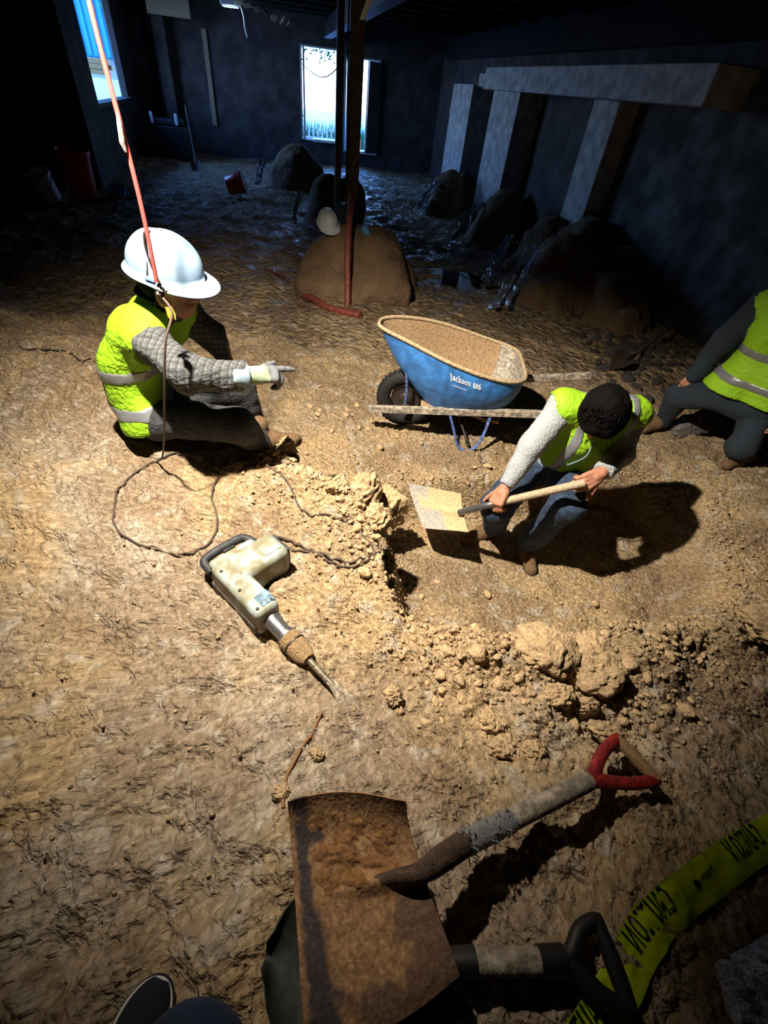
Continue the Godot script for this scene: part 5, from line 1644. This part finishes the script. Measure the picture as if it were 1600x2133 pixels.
func build_seated() -> void:
	var t := thing("person", "worker in white hard hat and lime vest seated on the ledge, pointing", "person")
	var pelN := Vector3(-1.134, 0.165, -1.80)
	var pelF := Vector3(-1.166, 0.145, -1.975)
	var waist := Vector3(-1.20, 0.29, -1.87)
	var mid := Vector3(-1.19, 0.405, -1.88)
	var chest := Vector3(-1.105, 0.54, -1.89)
	var neck := Vector3(-1.012, 0.66, -1.885)
	var head := Vector3(-0.945, 0.752, -1.855)
	var shN := Vector3(-1.045, 0.565, -1.755)
	var elN := Vector3(-0.82, 0.525, -1.587)
	var wrN := Vector3(-0.597, 0.487, -1.713)
	var shF := Vector3(-1.0, 0.575, -2.03)
	var elF := Vector3(-0.863, 0.45, -2.06)
	var wrF := Vector3(-0.815, 0.33, -2.05)
	var hipN := Vector3(-1.101, 0.165, -1.79)
	var knN := Vector3(-0.71, 0.212, -1.75)
	var anN := Vector3(-0.69, -0.05, -1.965)
	var hipF := Vector3(-1.12, 0.14, -1.965)
	var knF := Vector3(-0.788, 0.282, -1.99)
	var anF := Vector3(-0.725, -0.1, -2.09)
	var fwd := Vector3(0.95, -0.16, 0.13)
	var hup := Vector3(0.1, 1, 0.06)
	var torso := [[pelN.lerp(pelF, 0.2), pelF.lerp(pelN, 0.2), 0.1, 0.1], [waist + Vector3(0, 0, 0.05), mid + Vector3(0, 0, 0.055), 0.095, 0.1], [waist - Vector3(0, 0, 0.05), mid - Vector3(0, 0, 0.06), 0.095, 0.1],
		[mid + Vector3(0, 0, 0.055), chest + Vector3(0, 0, 0.06), 0.1, 0.1], [mid - Vector3(0, 0, 0.06), chest - Vector3(0, 0, 0.07), 0.1, 0.1], [pelN, waist + Vector3(0, 0, 0.04), 0.1, 0.095], [pelF, waist - Vector3(0, 0, 0.04), 0.1, 0.095],
		[chest + Vector3(0.0, 0.02, 0.06), shN, 0.085, 0.062], [chest - Vector3(0, -0.02, 0.07), shF, 0.085, 0.062], [shN, neck, 0.06, 0.055], [shF, neck, 0.06, 0.055]]
	var armN := [[shN, elN, 0.062, 0.05], [elN, wrN, 0.05, 0.034]]
	var armF := [[shF, elF, 0.062, 0.05], [elF, wrF, 0.05, 0.034]]
	var legs := [[hipN, knN, 0.085, 0.066], [knN, anN, 0.066, 0.045], [hipF, knF, 0.085, 0.064], [knF, anF, 0.064, 0.045], [hipN, hipF, 0.095, 0.095]]
	var handN := hand_bones(wrN, Vector3(0.86, -0.06, -0.5), Vector3(0.1, 0.95, 0.3), -1.0, [0.07, 0.85, 0.95, 1.0, 0.5], 1.0)
	var handF := hand_bones(wrF, Vector3(0.35, -0.9, 0.1), Vector3(0.85, 0.3, 0.0), 1.0, [0.4, 0.45, 0.5, 0.5, 0.3], 1.0)
	var body := MB.new()
	sdf_mesh(body, torso + armN + armF + legs + [[chest, neck, 0.06, 0.055], [neck, head - Vector3(0, 0.03, 0), 0.053, 0.05]], 0.02, 0.03, -0.018)
	sdf_mesh(body, head_bones(head, fwd, hup) + [[neck + Vector3(0, 0.0, 0), head - Vector3(0.01, 0.02, 0), 0.05, 0.05]], 0.004, 0.012)
	sdf_mesh(body, handF, 0.003, 0.006)
	obj("body", body, M.skin, t)
	eyes(head, fwd, hup, t)
	var hr := MB.new()
	sdf_mesh(hr, [[head + Vector3(-0.04, 0.02, 0), head + Vector3(-0.02, 0.035, 0), 0.083, 0.08]], 0.006, 0.02, 0.0, func(p: Vector3) -> float: return maxf((p - head).dot(fwd.normalized()) - 0.02, (head.y - 0.05) - p.y), 0.003, 1.5)
	obj("hair", hr, M.hair, t)
	# near glove with a knitted green cuff and grey dipped fingers
	var gl := MB.new()
	var hd := Vector3(0.86, -0.06, -0.5).normalized()
	sdf_mesh(gl, handN + [[wrN - hd * 0.055, wrN + hd * 0.03, 0.036, 0.034]], 0.003, 0.008, 0.0025, null, 0.001, 4.0, func(p: Vector3) -> Color:
		var q := (p - wrN).dot(hd)
		var c := Color(0.3, 0.38, 0.23) if q < 0.055 + 0.01 * nz_b.get_noise_3d(p.x * 900.0, p.y * 900.0, p.z * 900.0) else Color(0.11, 0.12, 0.13)
		if q < 0.055 and sin(q * 900.0) > 0.1: c = c.lerp(Color(0.17, 0.21, 0.17), 0.75)
		return c)
	obj("work_glove", gl, M.glove, t)
	# shirt with plaid sleeves; loose folds
	var sh := MB.new()
	var fold := []
	for k in 6:
		var a := k / 5.0
		var q := shN.lerp(elN, a)
		fold.append([q + Vector3(0.02, -0.03, 0.025), q + Vector3(-0.02, 0.02, 0.045), 0.03, 0.03])
	for k in 7:
		var q := elN.lerp(wrN, 0.1 + 0.78 * k / 6.0)
		fold.append([q + Vector3(0.012, -0.028, 0.012), q + Vector3(-0.012, 0.012, 0.022), 0.026, 0.024])
	sdf_mesh(sh, torso + [[shN, elN, 0.07, 0.06], [elN, wrN - hd * 0.035, 0.062, 0.05]] + [[shF, elF, 0.07, 0.058], [elF, wrF, 0.06, 0.05]] + fold, 0.0115, 0.025, 0.004, func(p: Vector3) -> float: return maxf((p - wrN).dot(hd) + 0.03, -(p.y - wrF.y) if p.x > -0.9 and p.z < -1.95 else -1.0), 0.014, 1.3)
	obj("plaid_shirt", sh, M.plaid, t)
	var cu := MB.new()
	sdf_mesh(cu, [[wrN - hd * 0.075, wrN - hd * 0.03, 0.058, 0.056], [wrN - hd * 0.05 + Vector3(0, -0.05, 0.01), wrN - hd * 0.03 + Vector3(0, -0.02, 0.0), 0.03, 0.04]], 0.006, 0.02, 0.0, func(p: Vector3) -> float: return maxf((p - wrN).dot(hd) + 0.026, -((p - wrN).dot(hd) + 0.095)), 0.01, 1.6)
	obj("loose_cuff", cu, M.pale_cuff, t)
	var co := MB.new()
	co.tube(smooth([neck + Vector3(0.02, 0.035, 0.075), neck + Vector3(-0.05, 0.05, 0.05), neck + Vector3(-0.075, 0.055, -0.01), neck + Vector3(-0.04, 0.05, -0.07), neck + Vector3(0.03, 0.03, -0.075)], 5), 0.022, 10, true, 0.5)
	obj("collar", co, M.undershirt, t)
	var tr := MB.new()
	var bag := []
	for k in 5:
		var q := knN.lerp(anN, 0.25 + 0.16 * k)
		bag.append([q + Vector3(-0.02, 0.0, 0.03), q + Vector3(0.03, 0.01, 0.02), 0.03, 0.03])
		q = knF.lerp(anF, 0.2 + 0.18 * k)
		bag.append([q + Vector3(-0.03, 0.0, 0.03), q + Vector3(0.03, 0.01, 0.02), 0.034, 0.032])
	sdf_mesh(tr, [[hipN, knN, 0.096, 0.078], [knN, anN, 0.076, 0.06], [hipF, knF, 0.096, 0.076], [knF, anF, 0.078, 0.06], [hipN, hipF, 0.105, 0.105], [pelN, waist, 0.1, 0.09], [pelF, waist, 0.1, 0.09]] + bag, 0.0115, 0.03, 0.0, null, 0.016, 0.9)
	obj("work_trousers", tr, M.work_pants, t)
	for q in [[anN, Vector3(0.6, 0, -0.2)], [anF, Vector3(0.9, 0, 0.1)]]:
		var bt := MB.new()
		var heel: Vector3 = q[0] + Vector3(-0.02, -0.12, 0)
		heel.y = maxf(heel.y, ground(heel.x, heel.z, false) - 0.005)
		sdf_mesh(bt, shoe_bones(heel, heel + (q[1] as Vector3)), 0.008, 0.03)
		obj("boot", bt, M.boot, t)
	# vest over the torso, open in front
	var vt := torso + [[waist + Vector3(0, -0.06, 0.03), pelN + Vector3(-0.02, -0.03, 0.02), 0.1, 0.1], [waist + Vector3(0, -0.06, -0.03), pelF + Vector3(-0.02, -0.02, -0.02), 0.1, 0.1]]
	var hem := Plane(Vector3(-0.15, 1, 0.0).normalized(), Vector3(-1.13, 0.13, -1.85))
	var clip := vest_clip(shN + Vector3(0.035, -0.05, 0.02), elN + Vector3(0, -0.02, 0.03), shF + Vector3(0.03, -0.02, -0.02), elF, 0.078, neck + Vector3(0.035, 0.045, 0), 0.085, neck + Vector3(0.09, -0.05, 0.0), pelN.lerp(pelF, 0.5) + Vector3(0.17, 0.1, 0), 0.07, hem)
	var ve := MB.new()
	sdf_mesh(ve, vt, 0.011, 0.04, 0.018, clip, 0.012, 0.8)
	obj("safety_vest", ve, M.lime, t)
	var ax := (neck - waist).normalized()
	for b in [[0.12, 0.175, Vector3(0, 0.02, 0)], [-0.045, 0.01, Vector3.ZERO]]:
		var st := MB.new()
		var axis := Vector3(-0.1, 1, 0.12).normalized()
		sdf_mesh(st, vt, 0.011, 0.04, 0.0215, band(waist, axis, b[0] - 0.03, b[1] - 0.03, clip), 0.012, 0.8)
		obj("reflective_stripe", st, M.reflective, t)
	var hh := hard_hat(t, head + hup.normalized() * 0.048 - fwd.normalized() * 0.012, fwd, hup, 1.08)
	obj("strap_cord", tb(smooth([Vector3(0.02, 0.128, 0.03), Vector3(0.06, 0.11, 0.02), Vector3(0.098, 0.06, 0.0), Vector3(0.11, 0.01, 0.0)]), 0.003, 6), M.cord_black, hh)
	var mk := MB.new()
	rng.seed = 6
	for k in 7:
		var a := rng.randf_range(0.1, 0.5)
		var y := rng.randf_range(0.02, 0.075)
		var pts := []
		for j in 5:
			var aa := a + j * 0.07
			var rr := sqrt(maxf(1.0 - pow(y / 0.128, 1.6), 0.0))
			pts.append(Vector3(sin(aa) * 0.11 * rr, y + 0.006 * sin(j * 2.0 + k), -cos(aa) * 0.137 * rr) * 1.012)
		mk.tube(pts, 0.0016, 5)
	obj("marker_scrawl", mk, M.tool_grey, hh)

func build_digger() -> void:
	var t := thing("person", "bareheaded worker in lime vest and jeans bending over in the pit with a shovel", "person")
	var pel := Vector3(0.87, -0.035, -2.10)
	var pelR := Vector3(0.945, -0.02, -2.06)
	var pelL := Vector3(0.795, -0.06, -2.13)
	var waist := Vector3(0.905, 0.09, -2.07)
	var chest := Vector3(0.945, 0.275, -2.02)
	var neck := Vector3(0.935, 0.40, -1.945)
	var head := Vector3(0.889, 0.44, -1.845)
	var shR := Vector3(0.765, 0.395, -1.965)
	var shL := Vector3(1.12, 0.36, -2.03)
	var elR := Vector3(0.646, 0.225, -1.85)
	var wrR := Vector3(0.563, 0.045, -1.752)
	var elL := Vector3(1.10, 0.205, -1.92)
	var wrL := Vector3(0.975, 0.185, -1.765)
	var knR := Vector3(0.90, -0.02, -1.77)
	var anR := Vector3(0.838, -0.42, -1.885)
	var knL := Vector3(0.575, -0.13, -1.80)
	var anL := Vector3(0.66, -0.43, -1.99)
	var fwd := Vector3(-0.12, -0.93, 0.3)
	var hup := Vector3(-0.2, 0.3, 0.9)
	var across := (shL - shR).normalized()
	var torso := [[pelL, pelR, 0.1, 0.1], [pelL.lerp(pel, 0.3), waist - across * 0.05, 0.095, 0.09], [pelR.lerp(pel, 0.3), waist + across * 0.05, 0.095, 0.09],
		[waist - across * 0.05, chest - across * 0.08, 0.09, 0.095], [waist + across * 0.05, chest + across * 0.08, 0.09, 0.095], [waist, chest, 0.1, 0.105], [chest - across * 0.08, shR, 0.09, 0.06], [chest + across * 0.08, shL, 0.09, 0.06], [shR, neck, 0.06, 0.05], [shL, neck, 0.06, 0.05]]
	var handR := hand_bones(wrR, Vector3(-0.35, -0.75, 0.5), Vector3(-0.75, 0.45, 0.45), 1.0, [0.75, 0.8, 0.85, 0.85, 0.6], 1.0)
	var handL := hand_bones(wrL, Vector3(-0.8, -0.35, 0.45), Vector3(0.1, 0.55, 0.8), -1.0, [0.75, 0.8, 0.85, 0.85, 0.5], 1.0)
	var body := MB.new()
	sdf_mesh(body, torso + [[shR, elR, 0.058, 0.046], [elR, wrR, 0.046, 0.03], [shL, elL, 0.058, 0.046], [elL, wrL, 0.046, 0.03], [pelR, knR, 0.085, 0.064], [knR, anR, 0.064, 0.045], [pelL, knL, 0.085, 0.064], [knL, anL, 0.064, 0.045], [neck, head, 0.055, 0.055]], 0.02, 0.03, -0.014)
	sdf_mesh(body, head_bones(head, fwd, hup) + [[neck, head, 0.055, 0.05]], 0.004, 0.012)
	sdf_mesh(body, handR + [[elR.lerp(wrR, 0.75), wrR, 0.029, 0.026]], 0.003, 0.006)
	sdf_mesh(body, handL + [[elL.lerp(wrL, 0.75), wrL, 0.029, 0.026]], 0.003, 0.006)
	obj("body", body, M.skin, t)
	eyes(head, fwd, hup, t)
	var f := fwd.normalized()
	var u := (hup - f * hup.dot(f)).normalized()
	var hr := MB.new()
	sdf_mesh(hr, [[head + u * 0.04 - f * 0.035, head + u * 0.042 + f * 0.02, 0.098, 0.09], [head + u * 0.02 - f * 0.05, head - u * 0.02 - f * 0.05, 0.075, 0.06]], 0.005, 0.02, 0.0, func(p: Vector3) -> float:
		var q := (p - head)
		return maxf(q.dot(f) - 0.045 - 0.55 * maxf(q.dot(u) - 0.02, 0.0), -(q.dot(u) + 0.055 - 0.5 * minf(-q.dot(f), 0.0))), 0.01, 3.0)
	rng.seed = 41
	for k in 700:
		# short tufts combed away from the crown
		var d := Vector3(rng.randfn(), rng.randfn(), rng.randfn()).normalized()
		if d.dot(u) < -0.15 or d.dot(f) > 0.55: continue
		var c := head + u * 0.04 - f * 0.01
		var p := c + d * 0.09
		var lie := (f * 0.6 - u * 0.3 + Vector3(rng.randfn(), rng.randfn(), rng.randfn()) * 0.45)
		lie = (lie - d * lie.dot(d)).normalized()
		hr.tube([p, p + lie * 0.02 + d * 0.009, p + lie * 0.038 + d * 0.007], [0.005, 0.0045, 0.001], 4, false)
	obj("hair", hr, M.hair, t)
	var sh := MB.new()
	sdf_mesh(sh, torso + [[shR, elR, 0.066, 0.053], [elR, wrR, 0.053, 0.037], [shL, elL, 0.066, 0.055], [elL, wrL, 0.054, 0.04]], 0.011, 0.03, 0.004, func(p: Vector3) -> float: return maxf((p - wrR).dot((wrR - elR).normalized()) + 0.012, (p - wrL).dot((wrL - elL).normalized()) + 0.02 if p.x > 0.93 else -1.0), 0.008, 1.4)
	obj("long_sleeve_shirt", sh, M.sleeve, t)
	var je := MB.new()
	var bag := []
	for k in 4:
		var q := knR.lerp(anR, 0.45 + 0.16 * k)
		bag.append([q + Vector3(-0.03, 0.0, 0.02), q + Vector3(0.035, 0.012, 0.02), 0.034, 0.03])
		q = knL.lerp(anL, 0.45 + 0.16 * k)
		bag.append([q + Vector3(-0.03, 0.0, 0.02), q + Vector3(0.03, 0.01, 0.02), 0.032, 0.03])
	sdf_mesh(je, [[pelR, knR, 0.1, 0.08], [knR, anR, 0.08, 0.062], [pelL, knL, 0.1, 0.08], [knL, anL, 0.078, 0.06], [pelL, pelR, 0.115, 0.115], [pelL, waist, 0.108, 0.1], [pelR, waist, 0.108, 0.1]] + bag, 0.0115, 0.03, 0.0, func(p: Vector3) -> float: return (p - waist).dot((chest - waist).normalized()) - 0.03, 0.016, 0.9)
	obj("jeans", je, M.jeans, t)
	for q in [[anR, Vector3(0.842, -0.53, -1.93), Vector3(0.08, 0, 1.0)], [anL, Vector3(0.66, -0.53, -2.02), Vector3(-0.8, 0, 0.5)]]:
		var bt := MB.new()
		var heel: Vector3 = q[1]
		heel.y = ground(heel.x, heel.z, false) - 0.002
		sdf_mesh(bt, shoe_bones(heel, heel + (q[2] as Vector3), 0.95), 0.007, 0.03)
		var b := obj("boot", bt, M.boot, t)
		var sl := MB.new()
		sdf_mesh(sl, shoe_bones(heel, heel + (q[2] as Vector3), 0.95), 0.007, 0.03, 0.005, func(p: Vector3) -> float: return p.y - heel.y - 0.016)
		obj("sole", sl, M.rubber, b)
	var hem := Plane((chest - waist).normalized(), waist + Vector3(0, -0.02, 0))
	var clip := vest_clip(shR + (shR - chest) * 0.1 + Vector3(-0.035, -0.045, 0.0), elR, shL + Vector3(0.03, -0.05, 0.0), elL, 0.078, neck + Vector3(-0.02, 0.03, 0.04), 0.078, neck + Vector3(-0.02, -0.06, 0.1), neck + Vector3(-0.02, -0.12, 0.1), 0.035, hem)
	var vt := torso + [[chest - across * 0.06 + Vector3(0, -0.05, 0.06), waist - across * 0.05 + Vector3(0, 0.02, 0.06), 0.07, 0.07], [chest + across * 0.06 + Vector3(0, -0.05, 0.05), waist + across * 0.05 + Vector3(0, 0.02, 0.05), 0.07, 0.07]]
	var ve := MB.new()
	sdf_mesh(ve, vt, 0.011, 0.04, 0.02, clip, 0.014, 0.8)
	obj("safety_vest", ve, M.lime, t)
	for sg in [-1.0, 1.0]:
		# stripe over each shoulder
		var st := MB.new()
		var o: Vector3 = chest + across * 0.115 * sg
		sdf_mesh(st, vt, 0.011, 0.04, 0.0235, band(o, across, -0.022, 0.022, clip), 0.014, 0.8)
		obj("reflective_stripe", st, M.reflective, t)
	var zp := tb(smooth([chest + Vector3(-0.03, 0.03, 0.16), chest + Vector3(-0.03, -0.06, 0.17), waist + Vector3(-0.03, 0.03, 0.17), waist + Vector3(-0.05, 0.0, 0.15)]), 0.004, 6)
	obj("drawstring", zp, M.pale_cuff, t)

func build_third() -> void:
	# worker at the right edge, upright, turned to the left
	var t := thing("person", "worker in lime vest and dark jacket at the right edge, partly out of frame", "person")
	var pelL := Vector3(2.07, 0.16, -2.86)
	var pelR := Vector3(2.25, 0.16, -2.72)
	var waist := Vector3(2.16, 0.33, -2.78)
	var chest := Vector3(2.17, 0.58, -2.76)
	var neck := Vector3(2.17, 0.78, -2.76)
	var head := Vector3(2.13, 0.92, -2.74)
	var shL := Vector3(2.02, 0.70, -2.90)
	var shR := Vector3(2.33, 0.70, -2.62)
	var elL := Vector3(1.97, 0.44, -3.0)
	var wrL := Vector3(1.93, 0.20, -3.02)
	var elR := Vector3(2.42, 0.44, -2.58)
	var wrR := Vector3(2.3, 0.24, -2.5)
	var knL := Vector3(1.93, 0.02, -3.06)
	var anL := Vector3(1.99, -0.22, -3.16)
	var knR := Vector3(2.2, -0.06, -2.62)
	var anR := Vector3(2.35, -0.2, -2.7)
	var fwd := Vector3(-0.7, -0.2, 0.6)
	var hup := Vector3.UP
	var across := (shR - shL).normalized()
	var torso := [[pelL, pelR, 0.11, 0.11], [pelL, waist - across * 0.06, 0.1, 0.1], [pelR, waist + across * 0.06, 0.1, 0.1], [waist - across * 0.06, chest - across * 0.08, 0.1, 0.11], [waist + across * 0.06, chest + across * 0.08, 0.1, 0.11], [chest - across * 0.08, shL, 0.1, 0.065], [chest + across * 0.08, shR, 0.1, 0.065], [shL, neck, 0.06, 0.055], [shR, neck, 0.06, 0.055]]
	var body := MB.new()
	sdf_mesh(body, torso + [[shL, elL, 0.055, 0.045], [elL, wrL, 0.045, 0.03], [shR, elR, 0.055, 0.045], [elR, wrR, 0.045, 0.03], [pelL, knL, 0.085, 0.065], [knL, anL, 0.065, 0.045], [pelR, knR, 0.085, 0.065], [knR, anR, 0.065, 0.045], [neck, head, 0.055, 0.055]], 0.02, 0.03, -0.012)
	sdf_mesh(body, head_bones(head, fwd, hup) + [[neck, head, 0.055, 0.05]], 0.008, 0.012)
	sdf_mesh(body, hand_bones(wrL, Vector3(-0.2, -0.95, 0.0), Vector3(-0.5, 0.0, 0.8), -1.0, [0.3, 0.35, 0.4, 0.4, 0.3]), 0.005, 0.006)
	sdf_mesh(body, hand_bones(wrR, Vector3(-0.6, -0.7, 0.3), Vector3(0.3, 0.3, 0.9), 1.0, [0.3, 0.35, 0.4, 0.4, 0.3]), 0.005, 0.006)
	obj("body", body, M.skin, t)
	eyes(head, fwd, hup, t)
	var hr := MB.new()
	sdf_mesh(hr, [[head + Vector3(0.03, 0.04, -0.02), head + Vector3(0.0, 0.045, 0.0), 0.088, 0.082]], 0.007, 0.02, 0.0, func(p: Vector3) -> float: return maxf((p - head).dot(fwd.normalized()) - 0.05, head.y - 0.04 - p.y), 0.005, 2.0)
	obj("hair", hr, M.hair, t)
	var ja := MB.new()
	sdf_mesh(ja, torso + [[shL, elL, 0.078, 0.066], [elL, wrL, 0.066, 0.05], [shR, elR, 0.078, 0.066], [elR, wrR, 0.066, 0.05]], 0.014, 0.03, 0.008, null, 0.014, 0.8)
	obj("jacket", ja, M.jacket, t)
	var tr := MB.new()
	sdf_mesh(tr, [[pelL, knL, 0.1, 0.08], [knL, anL, 0.08, 0.062], [pelR, knR, 0.1, 0.08], [knR, anR, 0.08, 0.062], [pelL, pelR, 0.112, 0.112]], 0.014, 0.03, 0.0, null, 0.016, 0.9)
	obj("trousers", tr, M.jacket, t)
	for q in [[anL, Vector3(-0.8, 0, 0.5)], [anR, Vector3(-0.8, 0, 0.5)]]:
		var bt := MB.new()
		var heel: Vector3 = q[0]
		heel.y = maxf(ground(heel.x, heel.z, false) - 0.002, heel.y - 0.13)
		sdf_mesh(bt, shoe_bones(heel, heel + (q[1] as Vector3)), 0.008, 0.03)
		obj("boot", bt, M.boot, t)
	var hem := Plane(Vector3.UP, Vector3(2.1, 0.2, -2.8))
	var mid := (shL + shR) * 0.5
	var front := fwd
	front.y = 0.0
	front = front.normalized()
	var clip := vest_clip(shL + Vector3(-0.03, -0.05, -0.03), elL, shR + Vector3(0.03, -0.05, 0.03), elR, 0.09, neck + Vector3(-0.03, 0.03, 0.03), 0.09, chest + front * 0.2 + Vector3(0, 0.12, 0), waist + front * 0.2 - Vector3(0, 0.2, 0), 0.052, hem)
	var ve := MB.new()
	var vt := torso + [[waist - across * 0.07, pelL + Vector3(0, 0.0, 0), 0.115, 0.125], [waist + across * 0.07, pelR, 0.115, 0.125]]
	sdf_mesh(ve, vt, 0.013, 0.04, 0.024, clip, 0.016, 0.7)
	obj("safety_vest", ve, M.lime, t)
	for y in [0.30, 0.46]:
		var st := MB.new()
		sdf_mesh(st, vt, 0.013, 0.04, 0.0275, band(Vector3(0, y, 0), Vector3.UP, -0.026, 0.026, clip), 0.016, 0.7)
		obj("reflective_stripe", st, M.reflective, t)

func build_lamp(at: Vector3, aim: Vector3) -> void:
	# site flood lamp hung under the joists: it throws the white light on the dig
	var z := (at - aim).normalized()
	var x := Vector3.UP.cross(z).normalized()
	var t := thing("flood_lamp", "bright site flood lamp hung under the ceiling above the dig", "lamp", Transform3D(Basis(x, z.cross(x), z), at))
	obj("housing", rb(Vector3(0.26, 0.2, 0.06), Vector3(0, 0, 0.05), 0.015), M.black, t)
	for k in 7: obj("cooling_fin", rb(Vector3(0.006, 0.17, 0.04), Vector3(-0.09 + k * 0.03, 0, 0.095), 0.002), M.black, t)
	var em := mat(Color(1, 0.97, 0.9), 0.4)
	em.emission_enabled = true
	em.emission = Color(1.0, 0.96, 0.9)
	em.emission_energy_multiplier = 3.0
	obj("lens", rb(Vector3(0.2, 0.14, 0.01), Vector3(0, 0, 0.014), 0.003), em, t)
	# barn doors that keep the light off the ceiling and the right wall
	obj("top_flap", rb(Vector3(0.34, 0.005, 0.17), Vector3(0, 0.1, -0.085), 0.001), M.black, t)
	obj("side_flap", rb(Vector3(0.005, 0.2, 0.16), Vector3(0.135, 0, -0.08), 0.001), M.black, t)
	obj("bracket", tb([Vector3(-0.14, 0, 0.05), Vector3(-0.14, 0.02, 0.13), Vector3(0.14, 0.02, 0.13), Vector3(0.14, 0, 0.05)], 0.008, 8), M.dark_steel, t)
	var s := SpotLight3D.new()
	s.name = "flood_lamp_beam"
	s.light_color = LAMP_COLOR
	s.light_energy = LAMP_ENERGY
	s.light_size = 0.03
	s.spot_range = 30.0
	s.spot_attenuation = 2.0
	s.spot_angle = LAMP_ANGLE
	s.spot_angle_attenuation = LAMP_SOFT
	s.shadow_enabled = true
	t.add_child(s)

const LAMP_AT := Vector3(-0.8, 2.2, -1.22)
const LAMP_AIM := Vector3(-0.12, 0.0, -2.25)
const LAMP_COLOR := Color(1.0, 0.95, 0.87)
const LAMP_ENERGY := 25.0
const LAMP_ANGLE := 60.5
const LAMP_SOFT := 1.6
const SKY_ENERGY := 3.2

func _ready() -> void:
	# camera
	var cam := Camera3D.new()
	cam.name = "camera"
	cam.fov = 2.0 * rad_to_deg(atan(1066.5 / 955.0))
	cam.near = 0.02
	cam.far = 200.0
	add_child(cam)
	cam.transform = Transform3D(Basis(Vector3(0.992106, 0.092230, -0.084963), Vector3(-0.125400, 0.729683, -0.672189), Vector3(-0.000000, 0.677537, 0.735488)), Vector3(0, 1.4, 0))
	cam.current = true
	# sky and exposure
	var env := Environment.new()
	env.background_mode = Environment.BG_SKY
	var sm := ProceduralSkyMaterial.new()
	sm.sky_top_color = Color(0.36, 0.6, 1.0)
	sm.sky_horizon_color = Color(0.66, 0.83, 1.0)
	sm.ground_bottom_color = Color(0.5, 0.52, 0.55)
	sm.ground_horizon_color = Color(0.78, 0.88, 1.0)
	sm.sky_energy_multiplier = SKY_ENERGY
	sm.ground_energy_multiplier = SKY_ENERGY
	var sky := Sky.new()
	sky.sky_material = sm
	env.sky = sky
	env.tonemap_mode = Environment.TONE_MAPPER_LINEAR
	env.tonemap_exposure = 1.0
	env.sdfgi_enabled = true
	env.ssao_enabled = true
	env.ssil_enabled = true
	var we := WorldEnvironment.new()
	we.name = "environment"
	we.environment = env
	add_child(we)
	for a in [[nz_a, 3, 0.02, 0], [nz_b, 4, 0.02, 0], [nz_d, 6, 0.25, 0], [nz_e, 7, 0.05, 0]]:
		a[0].seed = a[1]; a[0].frequency = a[2]
		a[0].noise_type = FastNoiseLite.TYPE_SIMPLEX_SMOOTH
		a[0].fractal_type = FastNoiseLite.FRACTAL_FBM
		a[0].fractal_octaves = 3
	nz_c.seed = 5
	nz_c.noise_type = FastNoiseLite.TYPE_CELLULAR
	nz_c.frequency = 0.22
	nz_c.cellular_return_type = FastNoiseLite.RETURN_DISTANCE2_SUB
	nz_c.fractal_type = FastNoiseLite.FRACTAL_FBM
	nz_c.fractal_octaves = 2
	make_materials()
	build_ground()
	build_room()
	build_outside()
	build_lamp(LAMP_AT, LAMP_AIM)
	build_seated()
	build_digger()
	build_third()
	build_wheelbarrow()
	build_breaker()
	build_scoop()
	build_black_shovel()
	build_digger_shovel()
	build_back()
	build_tape()
	build_cords()
	build_near_bits()
	build_clods()
